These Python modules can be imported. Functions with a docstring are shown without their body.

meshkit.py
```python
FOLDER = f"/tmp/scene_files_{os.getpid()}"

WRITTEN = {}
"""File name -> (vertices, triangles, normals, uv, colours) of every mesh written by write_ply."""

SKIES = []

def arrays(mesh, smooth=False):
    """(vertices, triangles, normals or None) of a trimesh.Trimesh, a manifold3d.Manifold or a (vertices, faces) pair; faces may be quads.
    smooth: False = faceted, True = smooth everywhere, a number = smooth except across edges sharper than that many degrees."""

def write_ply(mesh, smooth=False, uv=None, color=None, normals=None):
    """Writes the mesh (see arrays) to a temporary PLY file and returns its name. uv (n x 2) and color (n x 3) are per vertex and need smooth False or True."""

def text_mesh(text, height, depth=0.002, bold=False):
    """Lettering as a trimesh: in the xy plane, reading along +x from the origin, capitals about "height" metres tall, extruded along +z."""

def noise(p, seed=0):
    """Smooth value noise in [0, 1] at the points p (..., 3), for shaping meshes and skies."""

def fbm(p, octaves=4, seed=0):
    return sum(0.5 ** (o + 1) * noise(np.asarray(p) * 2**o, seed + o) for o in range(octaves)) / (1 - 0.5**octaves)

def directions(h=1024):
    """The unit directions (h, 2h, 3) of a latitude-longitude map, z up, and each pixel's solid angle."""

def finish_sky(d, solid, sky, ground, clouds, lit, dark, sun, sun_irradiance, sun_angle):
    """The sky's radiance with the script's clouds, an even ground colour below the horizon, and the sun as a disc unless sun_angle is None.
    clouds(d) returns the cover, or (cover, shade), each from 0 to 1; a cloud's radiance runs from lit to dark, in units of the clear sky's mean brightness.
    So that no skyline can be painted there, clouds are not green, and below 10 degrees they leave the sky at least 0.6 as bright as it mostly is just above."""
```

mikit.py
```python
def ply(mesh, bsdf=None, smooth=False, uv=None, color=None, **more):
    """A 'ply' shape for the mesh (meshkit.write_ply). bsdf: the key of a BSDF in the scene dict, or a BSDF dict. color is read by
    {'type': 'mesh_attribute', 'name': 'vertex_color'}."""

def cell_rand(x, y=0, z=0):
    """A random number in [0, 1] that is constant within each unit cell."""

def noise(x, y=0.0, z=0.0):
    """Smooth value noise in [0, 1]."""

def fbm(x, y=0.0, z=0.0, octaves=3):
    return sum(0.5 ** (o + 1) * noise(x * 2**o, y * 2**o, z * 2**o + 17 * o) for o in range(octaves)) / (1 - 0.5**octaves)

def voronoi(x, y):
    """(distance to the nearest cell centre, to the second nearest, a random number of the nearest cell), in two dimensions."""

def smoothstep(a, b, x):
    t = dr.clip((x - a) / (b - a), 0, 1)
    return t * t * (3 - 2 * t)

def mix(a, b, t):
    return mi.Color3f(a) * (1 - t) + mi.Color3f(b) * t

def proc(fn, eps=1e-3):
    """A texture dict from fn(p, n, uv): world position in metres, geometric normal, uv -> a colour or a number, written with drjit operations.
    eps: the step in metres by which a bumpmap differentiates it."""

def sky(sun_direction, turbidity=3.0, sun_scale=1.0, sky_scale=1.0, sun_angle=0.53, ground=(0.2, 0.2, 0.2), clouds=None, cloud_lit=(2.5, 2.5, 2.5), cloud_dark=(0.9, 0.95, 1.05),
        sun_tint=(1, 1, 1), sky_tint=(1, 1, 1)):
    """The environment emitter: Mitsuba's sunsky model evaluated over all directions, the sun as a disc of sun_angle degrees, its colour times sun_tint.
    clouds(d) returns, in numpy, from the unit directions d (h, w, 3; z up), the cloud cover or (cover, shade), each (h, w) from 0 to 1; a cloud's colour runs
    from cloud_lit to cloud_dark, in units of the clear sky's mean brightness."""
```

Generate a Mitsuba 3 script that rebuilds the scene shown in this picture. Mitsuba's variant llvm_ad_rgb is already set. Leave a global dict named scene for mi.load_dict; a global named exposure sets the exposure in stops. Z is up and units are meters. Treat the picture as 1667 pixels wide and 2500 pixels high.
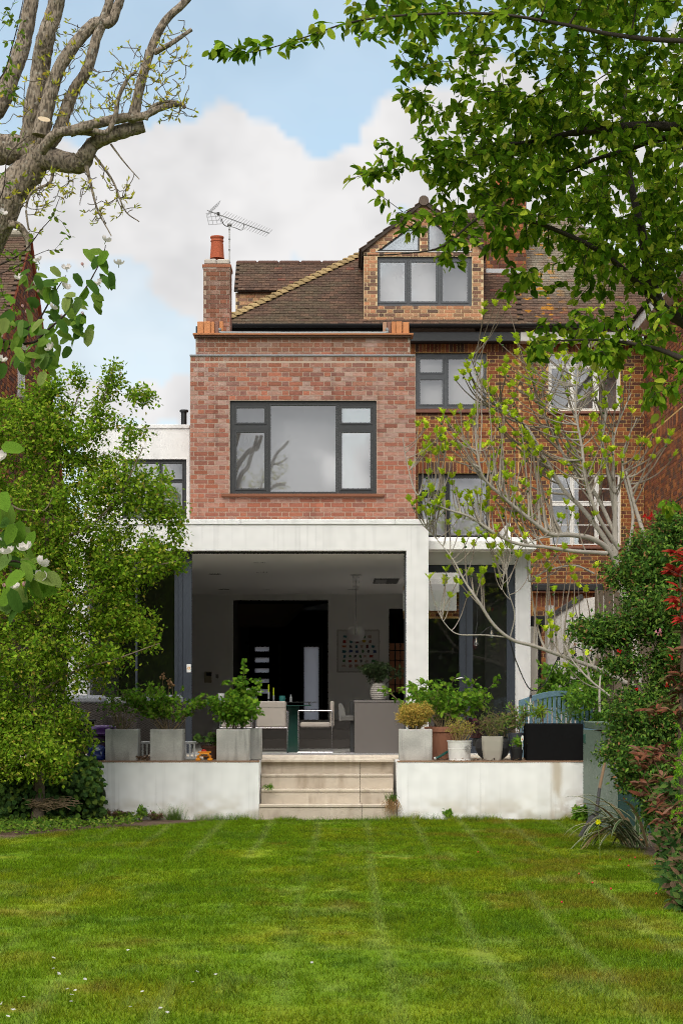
import math
import numpy as np, trimesh, manifold3d, shapely
import drjit as dr
import mitsuba as mi
import mikit, meshkit
from mikit import noise, fbm, cell_rand, smoothstep, mix
from shapely.geometry import Polygon, Point, box as sbox
from shapely.prepared import prep

# ------------------------------------------------------------------ camera, sky, exposure
FOC, CX, CY, ZC = 5000.0, 833.5, 1705.0, 1.61        # focal length and horizon in pixels of the 1667 x 2500 photograph, eye height in metres
T4 = mi.ScalarTransform4f
scene, labels, used = {}, {}, set()
scene['camera'] = {'type': 'perspective', 'fov': 2 * math.degrees(math.atan(833.5 / FOC)), 'fov_axis': 'x', 'near_clip': 0.1, 'far_clip': 2000.0,
                   'principal_point_offset_y': (1250 - CY) / 2500.0,
                   'to_world': T4().look_at(origin=[0, 0, ZC], target=[0, 1, ZC], up=[0, 0, 1])}
exposure = 2.78


def clouds(d):
    x, y, z = d[..., 0], d[..., 1], d[..., 2]
    el = np.arcsin(np.clip(z, -1, 1)); az = np.arctan2(x, y)
    w = meshkit.fbm(np.stack([az * 9, el * 13, az * 0], -1), 5, 3) - .5
    w2 = meshkit.fbm(np.stack([az * 28 + 9, el * 36, az * 0 + 4], -1), 4, 8) - .5
    w3 = meshkit.fbm(np.stack([az * 80 + 3, el * 100, az * 0 + 6], -1), 3, 5) - .5
    U, V = az + .018 * w, el + .018 * w
    f = np.full(az.shape, -1.0)
    for cx, cy, r in ((600, 400, 165), (470, 450, 170), (690, 470, 130), (330, 480, 170), (190, 500, 170), (40, 520, 170), (800, 560, 170), (880, 430, 95), (1010, 360, 165), (1180, 380, 220),
                      (1400, 420, 220), (1600, 380, 260), (560, 640, 200), (-200, 480, 260), (-500, 420, 300), (2000, 380, 300), (340, 1000, 75), (420, 990, 70), (220, 1010, 80)):
        a, e = math.atan((cx - CX) / FOC), math.atan((CY - cy) / FOC)
        f = np.maximum(f, 1 - np.hypot(U - a, (V - e) * 1.08) / (r / FOC))
    near = smooth(-.06, .10, f + .95 * w2 + .45 * w + .35 * w3)
    far = smooth(-.10, .05, w + .8 * w2 + .06) * .97
    front = smooth(.55, .30, np.abs(az)) * smooth(.55, .40, el)
    c = near * front + far * (1 - front)
    veil = .85 * smooth(.30, .19, el) * (.55 + .9 * (w + .3))
    c = np.maximum(c, np.clip(veil, 0, .8)); c = np.maximum(c, .20 + .25 * (w + .2))
    s = np.clip(.40 + 2.2 * w2 + 1.5 * w + .7 * w3 - 1.6 * (V - .25), 0, 1)
    s = .36 * s * front + np.clip(.38 + 3.0 * w + 6.0 * w2, 0, 1) * (1 - front)
    return c, s


def smooth(a, b, x):
    t = np.clip((x - a) / (b - a), 0, 1)
    return t * t * (3 - 2 * t)


scene['sky'] = mikit.sky([-.25, -.85, .90], turbidity=3.5, sun_scale=.46, sun_angle=55, sun_tint=(.80, .92, 1.12), sky_scale=1.0, sky_tint=(1.02, .95, .83), ground=(.12, .16, .06),
                         clouds=clouds, cloud_lit=(1.57, 1.55, 1.545), cloud_dark=(.74, .75, .78))


# ------------------------------------------------------------------ helpers
rng = np.random.default_rng(11)
R = lambda a, b, n=None: rng.uniform(a, b, n)


def wx(X, D): return (X - CX) * D / FOC
def wz(Y, D): return ZC + (CY - Y) * D / FOC
def at(X, Y, D): return np.array([wx(X, D), D, wz(Y, D)])
def ground(X, Y): D = ZC * FOC / (Y - CY); return np.array([wx(X, D), D, 0.0])
def lin(r, g, b): return tuple(((c / 255 + .055) / 1.055) ** 2.4 if c > 10 else c / 3294 for c in (r, g, b))
def unit(v): v = np.asarray(v, float); return v / np.maximum(np.linalg.norm(v, axis=-1, keepdims=True), 1e-9)


def num(key):
    k, i = key, 0
    while k in used:
        i += 1
        k = f'{key}_{i:03d}'
    used.add(k)
    return k


def thing(name, label=None, cat=None, group=None, kind=None):
    k = num(name); e = {}
    for a, b in (('label', label), ('category', cat), ('group', group), ('kind', kind)):
        if b: e[a] = b
    if e: labels[k] = e
    return k


FACES = np.array([[0, 1, 5, 4], [1, 3, 7, 5], [3, 2, 6, 7], [2, 0, 4, 6], [4, 5, 7, 6], [2, 3, 1, 0]])   # of corners numbered x + 2 y + 4 z
CORN = np.array([[x, y, z] for z in (-1, 1) for y in (-1, 1) for x in (-1, 1)], float)


class M:
    """a mesh being put together, a colour and a uv per vertex"""
    def __init__(s): s.V, s.F, s.C, s.U, s.n = [], [], [], [], 0

    def add(s, v, f, c=(.5, .5, .5), uv=(0, 0)):
        v = np.asarray(v, float).reshape(-1, 3); f = np.asarray(f, int)
        if f.shape[1] == 4: f = np.vstack([f[:, [0, 1, 2]], f[:, [0, 2, 3]]])
        s.V.append(v); s.F.append(f + s.n); s.n += len(v)
        s.C.append(np.broadcast_to(np.asarray(c, float), (len(v), 3))); s.U.append(np.broadcast_to(np.asarray(uv, float), (len(v), 2)))
        return s

    def box(s, x0, x1, y0, y1, z0, z1, c=(.5, .5, .5), b=0, uv=(0, 0), faces=range(6)):
        lo, hi = np.array([min(x0, x1), min(y0, y1), min(z0, z1)]), np.array([max(x0, x1), max(y0, y1), max(z0, z1)])
        m, h = (lo + hi) / 2, (hi - lo) / 2
        if b:
            pts = np.vstack([CORN * (h - b * (1 - np.eye(3)[k])) for k in range(3)])
            q = trimesh.convex.convex_hull(pts)
            v = q.vertices[q.faces].reshape(-1, 3) + m
            return s.add(v, np.arange(len(v)).reshape(-1, 3), c, uv)
        v = (CORN * h + m)[FACES[list(faces)]].reshape(-1, 3)
        return s.add(v, np.arange(len(v)).reshape(-1, 4), c, uv)

    def tube(s, pts, rad, c=(.5, .5, .5), n=6, cap=True, rough=0, col2=None):
        p = np.asarray(pts, float); r = np.broadcast_to(np.asarray(rad, float), (len(p),))
        t = np.gradient(p, axis=0); t = unit(t)
        ref = np.array([0, 0, 1.]) if abs(t[:, 2]).mean() < .8 else np.array([1., 0, 0])
        a = unit(np.cross(t, ref)); b = np.cross(t, a)
        ang = np.arange(n) * 2 * np.pi / n
        rr = r[:, None] * (1 + (rng.normal(0, rough, (len(p), n)) if rough else 0))
        v = p[:, None] + rr[..., None] * (np.cos(ang)[None, :, None] * a[:, None] + np.sin(ang)[None, :, None] * b[:, None])
        i, j = np.meshgrid(np.arange(len(p) - 1), np.arange(n), indexing='ij'); k = (j + 1) % n
        f = np.stack([i * n + j, i * n + k, (i + 1) * n + k, (i + 1) * n + j], -1).reshape(-1, 4)
        cc = np.asarray(c, float)
        if cc.ndim == 2: cc = np.repeat(cc, n, 0)
        v = v.reshape(-1, 3); f = np.vstack([f[:, [0, 2, 1]], f[:, [0, 3, 2]]])
        s.add(v, f, cc)
        if cap and n > 3:
            for e, o in ((0, 1), (len(p) - 1, -1)):
                ring = v[e * n:(e + 1) * n]
                c1 = cc if cc.ndim == 1 else cc[e * n]
                fan = np.array([[0, q, q + 1] for q in range(1, n - 1)])
                s.add(ring, fan if o > 0 else fan[:, ::-1], c1)
        return s

    def lathe(s, prof, at0=(0, 0, 0), c=(.5, .5, .5), n=24, sx=1, sy=1, cols=None):
        p = np.asarray(prof, float); ang = np.arange(n) * 2 * np.pi / n
        v = np.stack([p[:, None, 0] * np.cos(ang) * sx, p[:, None, 0] * np.sin(ang) * sy, np.broadcast_to(p[:, None, 1], (len(p), n))], -1) + np.asarray(at0)
        i, j = np.meshgrid(np.arange(len(p) - 1), np.arange(n), indexing='ij'); k = (j + 1) % n
        # each band has its own vertices where the profile bends sharply
        for q in range(len(p) - 1):
            w = np.vstack([v[q], v[q + 1]]); jj = np.arange(n); kk = (jj + 1) % n
            s.add(w, np.stack([jj, kk, kk + n, jj + n], -1), c if cols is None else cols[q])
        return s

    def prism(s, poly, y0, y1, c=(.5, .5, .5), uv=(0, 0)):
        """shapely polygon in (x, z), between the depths y0 and y1"""
        for g in getattr(poly, 'geoms', [poly]):
            e = trimesh.creation.extrude_polygon(g, y1 - y0, engine='earcut')
            v = np.asarray(e.vertices)[:, [0, 2, 1]]; v = v + [0, y0, 0]
            q = v[np.asarray(e.faces)[:, ::-1]].reshape(-1, 3)
            s.add(q, np.arange(len(q)).reshape(-1, 3), c, uv)
        return s

    def mesh(s, tm, c=(.5, .5, .5), flat=False):
        v, f = np.asarray(tm.vertices), np.asarray(tm.faces)
        if flat: v = v[f].reshape(-1, 3); f = np.arange(len(v)).reshape(-1, 3)
        return s.add(v, f, c)

    def move(s, mat, since=0):
        mat = np.asarray(mat)
        for k in range(since, len(s.V)): s.V[k] = s.V[k] @ mat[:3, :3].T + mat[:3, 3]
        return s

    def arr(s): return np.vstack(s.V), np.vstack(s.F), np.vstack(s.C), np.vstack(s.U)

    def shape(s, mat, smooth=True):
        v, f, c, u = s.arr()
        return mikit.ply((v, f), mat, smooth=smooth, color=c, uv=u)

    def put(s, name, mat='paint', parent=None, label=None, kind=None, cat=None, group=None, smooth=True):
        k = num(parent + '__' + name if parent else name)
        scene[k] = s.shape(mat, smooth)
        e = {a: b for a, b in (('label', label), ('category', cat), ('group', group), ('kind', kind)) if b}
        if e: labels[k] = e
        return k


def rotz(deg, p=(0, 0, 0)):
    a = math.radians(deg); c, s = math.cos(a), math.sin(a); p = np.asarray(p, float)
    m = np.eye(4); m[:2, :2] = [[c, -s], [s, c]]; m[:3, 3] = p - m[:3, :3] @ p
    return m


def spline(pts, n=8):
    """Catmull-Rom through the points (rows may carry more columns, as radii)"""
    p = np.asarray(pts, float)
    if len(p) < 3: return p[0] + (p[-1] - p[0]) * np.linspace(0, 1, n + 1)[:, None]
    q = np.vstack([2 * p[0] - p[1], p, 2 * p[-1] - p[-2]])
    t = np.linspace(0, 1, n, endpoint=False)[:, None]
    out = [.5 * (2 * q[i] + (q[i + 1] - q[i - 1]) * t + (2 * q[i - 1] - 5 * q[i] + 4 * q[i + 1] - q[i + 2]) * t**2 + (3 * q[i] - q[i - 1] - 3 * q[i + 1] + q[i + 2]) * t**3) for i in range(1, len(p))]
    return np.vstack(out + [p[-1:]])


# ------------------------------------------------------------------ materials
def pr(col, rough=.6, spec=.4, **k): return {'type': 'twosided', 'bsdf': {'type': 'principled', 'base_color': col, 'roughness': rough, 'specular': spec, **k}}
VC = {'type': 'mesh_attribute', 'name': 'vertex_color'}
rgb = lambda *c: {'type': 'rgb', 'value': list(c)}


def brick_fn(cols, pale, palecol, dark, vary=.44):
    def fn(p, n, uv):
        a = cell_rand(uv.x * 997, 3); b = uv.y
        c = mi.Color3f(cols[0])
        for k in range(1, len(cols)): c = dr.select(a > k / len(cols), mi.Color3f(cols[k]), c)
        c = c * (1 - vary / 2 + vary * b)
        g = fbm(p.x * 34, p.y * 34, p.z * 52, 3)
        c = c * (.72 + .56 * g)
        big = fbm(p.x * .9 + 3, p.y * .9, p.z * 1.3, 3)
        hgt = smoothstep(4.6, 6.6, p.z)
        eff = smoothstep(.60, .98, fbm(p.x * 22, p.y * 22, p.z * 36, 2) * .30 + .55 * cell_rand(uv.y * 911, 7) + .24 * big + pale * (.5 + .5 * hgt))
        c = mix(c, mi.Color3f(palecol), eff * .62)
        if vary < .4:
            c = mix(c, mi.Color3f(.37, .115, .06), .38 * (1 - hgt) * smoothstep(.2, .7, big))
            soot = smoothstep(6.75, 7.35, p.z) * smoothstep(.25, .6, fbm(p.x * 4, 1, p.z * 1.5, 3))
            run = smoothstep(.60, .78, fbm(p.x * 7, 4, p.z * .5, 3))
            c = mix(c, mi.Color3f(.17, .085, .05), soot * .55) * (1 - .22 * run)
        return c * (1 - dark * smoothstep(.5, .8, big))
    return mikit.proc(fn)


scene['brick_red'] = pr(brick_fn([(.29, .115, .075), (.33, .125, .08), (.26, .105, .075), (.32, .15, .105), (.25, .12, .095)], .06, (.50, .40, .35), .16, .3), .85, .2)
scene['brick_brown'] = pr(brick_fn([(.20, .065, .035), (.13, .052, .035), (.28, .10, .04), (.11, .06, .045), (.34, .13, .045), (.19, .075, .04)], -.25, (.4, .25, .18), .1), .85, .2)
scene['brick_stock'] = pr(brick_fn([(.36, .20, .12), (.16, .10, .075), (.42, .20, .11), (.24, .13, .09), (.13, .09, .07), (.45, .25, .14)], -.12, (.5, .36, .26), .1), .85, .2)
scene['mortar'] = pr(VC, .95, .1)


def tile_fn(p, n, uv):
    a = cell_rand(uv.x * 997, 5)
    c = mix((.128, .077, .055), (.088, .056, .043), smoothstep(.2, .8, a))
    c = dr.select(a > .975, mi.Color3f(.16, .07, .05), c)
    moss = smoothstep(.42, .70, fbm(p.x * 1.1, p.y * 1.1, p.z * 1.1, 3) + .22 * (uv.y - .5))
    c = mix(c, mi.Color3f(.10, .09, .055), moss * .4)
    spot = smoothstep(.74, .86, fbm(p.x * 13, p.y * 13, p.z * 13, 2))
    c = mix(c, mi.Color3f(.22, .20, .15), spot * .4)
    # the weathered stretch of roof past the second chimney: pale lichen, and some orange
    lich = smoothstep(3.3, 4.1, p.x) * smoothstep(5.8, 4.4, p.x) * smoothstep(9.2, 10.4, p.z)
    c = mix(c, mi.Color3f(.26, .235, .185), lich * (.35 + .65 * fbm(p.x * 5, p.y * 5, p.z * 5, 2)))
    org = smoothstep(.57, .66, fbm(p.x * 7, p.y * 7, p.z * 11, 2)) * smoothstep(3.4, 3.7, p.x) * smoothstep(4.6, 4.1, p.x)
    c = mix(c, mi.Color3f(.42, .19, .02), org * .85)
    return c * (.7 + .6 * noise(p.x * 40, p.y * 40, p.z * 40))


scene['roof_tile'] = pr(mikit.proc(tile_fn), .9, .15)


def render_fn(p, n, uv):
    c = mix((.745, .74, .74), (.84, .84, .84), smoothstep(28, 27.5, p.y))  # garden walls get a paler white to offset the shade on them
    st = fbm(p.x * 6, p.y * 6, p.z * .7, 3)
    c = c * (1 - .08 * smoothstep(.48, .75, st))
    low = smoothstep(.42, .02, p.z) * smoothstep(.35, .7, fbm(p.x * 4, p.y, p.z * 5, 3))
    c = mix(c, mi.Color3f(.42, .36, .25), low * .62)
    alg = smoothstep(.13, .0, p.z) * smoothstep(.3, .6, noise(p.x * 7, p.y, p.z * 3))
    c = mix(c, mi.Color3f(.20, .20, .10), alg * .5)
    fine = smoothstep(.62, .80, noise(p.x * 34, p.y * 34, p.z * .7)) * smoothstep(.3, .6, noise(p.x * 5, p.y * 5, p.z * .5 + 9))
    c = c * (1 - .09 * fine)
    rust = smoothstep(.62, .74, fbm(p.x * 2.3 + 5, p.y, p.z * .25, 2)) * smoothstep(.9, .2, p.z) * smoothstep(.25, .75, p.z)
    c = mix(c, mi.Color3f(.50, .40, .27), rust * .22)
    s = dr.abs(p.x - 2.86 - .03 * (noise(p.z * 6) - .5)) / .11
    stain = smoothstep(1, .15, s) * smoothstep(28, 27, p.y) * smoothstep(.30, .62, fbm(p.x * 9, 2, p.z * 2.4, 3) + .25 * smoothstep(.2, .8, p.z))
    c = mix(c, mi.Color3f(.40, .30, .17), stain * .8 * smoothstep(.9, .8, p.z))
    dirt = smoothstep(2.6, 3.2, p.x) * smoothstep(.55, .05, p.z) * smoothstep(28, 27, p.y)
    c = mix(c, mi.Color3f(.33, .24, .17), dirt * smoothstep(.38, .68, fbm(p.x * 14, 1, p.z * 11, 4)) * .75)
    return c * (.95 + .1 * noise(p.x * 9, p.y * 9, p.z * 9))


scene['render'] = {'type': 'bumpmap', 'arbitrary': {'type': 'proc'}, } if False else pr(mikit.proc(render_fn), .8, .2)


def slab_fn(p, n, uv):
    c = mix((.56, .485, .395), (.45, .385, .31), fbm(p.x * 3 + 7 * uv.x, p.y * 3, p.z * 8, 3)) * (.86 + .22 * uv.y)
    dirt = smoothstep(.5, .78, fbm(p.x * 7, p.y * 7, p.z * 2, 4))
    c = mix(c, mi.Color3f(.24, .17, .11), dirt * .55)
    drip = smoothstep(.68, .82, noise(p.x * 24, 3, p.z * 1.2)) * smoothstep(.4, .6, noise(p.x * 3, 8, p.z * 4))
    return mix(c, mi.Color3f(.66, .60, .50), drip * .3)


scene['slab'] = pr(mikit.proc(slab_fn), .8, .25)


def granite_fn(p, n, uv):
    a = noise(p.x * 190, p.y * 190, p.z * 190); b = fbm(p.x * 4, p.y * 4, p.z * 4, 3)
    c = mix((.36, .35, .325), (.50, .49, .465), a) * (.66 + .68 * b)
    drip = smoothstep(.55, .75, fbm(p.x * 16 + p.y * 16, 2, p.z * 1.5, 3))
    c = c * (1 - .28 * drip)
    low = smoothstep(.16, 0, p.z - .77 + .05 * b)
    return mix(c, mi.Color3f(.20, .15, .09), low * .35)


scene['granite'] = pr(mikit.proc(granite_fn), .8, .25)


def bark_fn(p, n, uv):
    c = mix((.21, .165, .125), (.30, .25, .20), fbm(p.x * 9, p.y * 9, p.z * 4, 3))
    ridge = smoothstep(.36, .58, fbm(p.x * 75, p.y * 75, p.z * 20, 3))
    c = c * (.42 + .70 * ridge)
    l = smoothstep(.66, .74, fbm(p.x * 40 + 4, p.y * 40, p.z * 34, 2))
    return mix(c, mi.Color3f(.42, .41, .36), l * .4)


scene['bark_old'] = {'type': 'twosided', 'bsdf': {'type': 'bumpmap', 'arbitrary': mikit.proc(lambda p, n, uv: fbm(p.x * 75, p.y * 75, p.z * 20, 3), 2e-3), 'scale': .02,
                     'bsdf': {'type': 'principled', 'base_color': mikit.proc(bark_fn), 'roughness': .9, 'specular': .15}}}
scene['bark'] = pr(VC, .85, .2)
scene['paint'] = pr(VC, .5, .4)
scene['matt'] = pr(VC, .9, .15)
scene['gloss'] = pr(VC, .22, .5)
scene['chrome'] = {'type': 'twosided', 'bsdf': {'type': 'roughconductor', 'material': 'Cr', 'alpha': .12}}
scene['steel'] = {'type': 'twosided', 'bsdf': {'type': 'roughconductor', 'material': 'Al', 'alpha': .3}}
scene['pane'] = {'type': 'thindielectric', 'int_ior': 3.4}
scene['door_pane'] = {'type': 'thindielectric', 'int_ior': 1.7}
scene['glass'] = {'type': 'thindielectric', 'int_ior': 1.5}
scene['table_glass'] = pr(rgb(.02, .06, .05), .06, .6)
LEAFK = 1.75
scene['leaf'] = {'type': 'principledthin', 'base_color': VC, 'roughness': .5, 'spec_trans': 0.0, 'diff_trans': .75, 'eta': 1.4}
scene['leaf_gloss'] = {'type': 'principledthin', 'base_color': VC, 'roughness': .28, 'spec_trans': 0.0, 'diff_trans': .35, 'eta': 1.5}
scene['frost'] = {'type': 'principledthin', 'base_color': rgb(.85, .85, .88), 'roughness': .6, 'spec_trans': 0.0, 'diff_trans': 1.3, 'eta': 1.3}
# ------------------------------------------------------------------ builders for walls, roofs and windows
def boxes(m, ctr, half, uv, rot=None, faces=(0, 1, 3, 4, 5), c=(.3, .3, .3)):
    """many boxes at once: centres (n, 3), half sizes (n, 3), a rotation (3, 3)"""
    if not len(ctr): return m
    cor = CORN[None] * half[:, None]
    if rot is not None: cor = cor @ rot.T
    v = (cor + ctr[:, None])[:, FACES[list(faces)].ravel()]
    k = v.shape[1]
    return m.add(v.reshape(-1, 3), np.arange(len(ctr) * k).reshape(-1, 4), np.repeat(np.broadcast_to(c, (len(ctr), 3)), k, 0), np.repeat(uv, k, 0))


PLY = {}


def piece(mat, uv, faces=(0, 1, 3, 4, 5)):
    """a unit box shared by all alike pieces"""
    k = (mat, uv)
    if k not in PLY: PLY[k] = boxes(M(), np.zeros((1, 3)), np.ones((1, 3)), np.array([uv]), None, faces).shape(mat)
    return PLY[k]


UVS = [(round(float(a), 4), round(float(b), 4)) for a, b in np.random.default_rng(5).uniform(0, 1, (20, 2))]


def lay(parent, name, mat, ctr, half, nparts, near, frame=None, rot=None, stuff='brickwork'):
    """the nparts boxes nearest to the point near become parts, the rest one part"""
    n = len(ctr); order = np.argsort(np.linalg.norm(ctr - near, axis=1) if near is not None else np.arange(n))
    fr = np.eye(4) if frame is None else frame
    r3 = np.eye(3) if rot is None else rot
    for i in order[:nparts]:
        m = np.eye(4); m[:3, :3] = r3 * half[i][None]; m[:3, 3] = ctr[i]
        scene[num(parent + '__' + name)] = {**piece(mat, UVS[rng.integers(len(UVS))]), 'to_world': T4((fr @ m).tolist())}
    rest = order[nparts:]
    if len(rest):
        b = boxes(M(), ctr[rest], half[rest], R(0, 1, (len(rest), 2)), rot)
        b.move(fr).put(stuff, mat, parent, kind='stuff')


def courses(poly, course=.075, L=.225, oz=0, bond='flemish', ox=0, j=.011):
    """bricks (x, z, half width, half height) laid in the polygon"""
    x0, z0, x1, z1 = poly.bounds; out = []
    for r in range(int(math.floor((z0 - oz) / course)), int(math.ceil((z1 - oz) / course)) + 1):
        z = oz + (r + .5) * course
        cut = poly.intersection(shapely.LineString([(x0 - 1, z), (x1 + 1, z)]))
        for seg in getattr(cut, 'geoms', [cut]):
            if seg.is_empty or seg.geom_type != 'LineString': continue
            a, b = seg.bounds[0], seg.bounds[2]
            x = ox + (r % 2) * (L * .75 if bond == 'flemish' else L / 2) - 400 * 1.5 * L; k = 0
            per = L * 1.5 if bond == 'flemish' else L
            x += math.floor((a - x) / per - 1) * per
            while x < b:
                w = L if (bond != 'flemish' or k % 2 == 0) else L / 2
                lo, hi = max(x, a) + j / 2, min(x + w, b) - j / 2
                if hi - lo > .03: out.append(((lo + hi) / 2, z, (hi - lo) / 2, course / 2 - j / 2))
                x += w; k += 1
    return np.array(out).reshape(-1, 4)


def brick_wall(parent, poly, y, mat, mortar, nparts=0, near=None, thick=.2, frame=None, course=.075, L=.225, oz=0, soldiers=(), name='brick', bond='flemish', stuff='brickwork', holder='wall', proud=.009, j=.011):
    full = poly
    for s in soldiers: poly = poly.difference(sbox(*s))
    w = M().prism(full, y, y + thick, mortar)
    if frame is not None: w.move(frame)
    h = w.put(holder, 'mortar', parent)
    b = courses(poly, course, L, oz, bond, 0, j)
    ctr = np.stack([b[:, 0], np.full(len(b), y + .02) - R(0, .004, len(b)), b[:, 1]], 1)
    half = np.stack([b[:, 2], np.full(len(b), .02 + proud), b[:, 3]], 1)
    for (sx0, sz0, sx1, sz1) in soldiers:
        xs = np.arange(sx0 + .0375, sx1 - .01, .075); 
        ctr = np.vstack([ctr, np.stack([xs, xs * 0 + y + .02, xs * 0 + (sz0 + sz1) / 2], 1)])
        half = np.vstack([half, np.tile([.0325, .02 + proud, (sz1 - sz0) / 2 - .006], (len(xs), 1))])
    lay(h, name, mat, ctr, half, nparts, np.asarray(near) if near is not None else None, frame, None, stuff)
    return h


def tiles(parent, o, u, s, poly, mat='roof_tile', gauge=.1, w=.165, nparts=0, near=None, name='tile', holder='roof', deck=True):
    """plain tiles on the plane through o with the unit vectors u (along) and s (up the slope); poly in (u, s)"""
    o, u, s = np.asarray(o, float), unit(u), unit(s); n = np.cross(u, s)
    tm = M()
    e = trimesh.creation.extrude_polygon(poly, .03, engine='earcut'); v = np.asarray(e.vertices)
    v = o + v[:, :1] * u + v[:, 1:2] * s + (v[:, 2:] - .035) * n
    q = v[np.asarray(e.faces)].reshape(-1, 3)
    h = tm.add(q, np.arange(len(q)).reshape(-1, 3), (.035, .026, .02)).put(holder, 'matt', parent)
    x0, y0, x1, y1 = poly.bounds; pp = prep(poly); ctr, half = [], []
    for r in range(int((y1 - y0) / gauge) + 1):
        sv = y0 + (r + .5) * gauge
        for k in range(int((x1 - x0) / w) + 2):
            uu = x0 + (k + (r % 2) * .5) * w
            if pp.contains(Point(uu, sv)):
                ctr.append(o + uu * u + (sv + .01 + rng.normal(0, .004)) * s + (.008 + R(-.003, .004)) * n)
                half.append([w * .485, .066, .0075])
    a = math.radians(7)
    s2 = math.cos(a) * s - math.sin(a) * n; n2 = np.cross(u, s2)
    lay(h, name, mat, np.array(ctr), np.array(half), nparts, None if near is None else np.asarray(near), None, np.stack([u, s2, n2], 1), 'tiling')
    return h


FACES_ALL = range(6)


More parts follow.
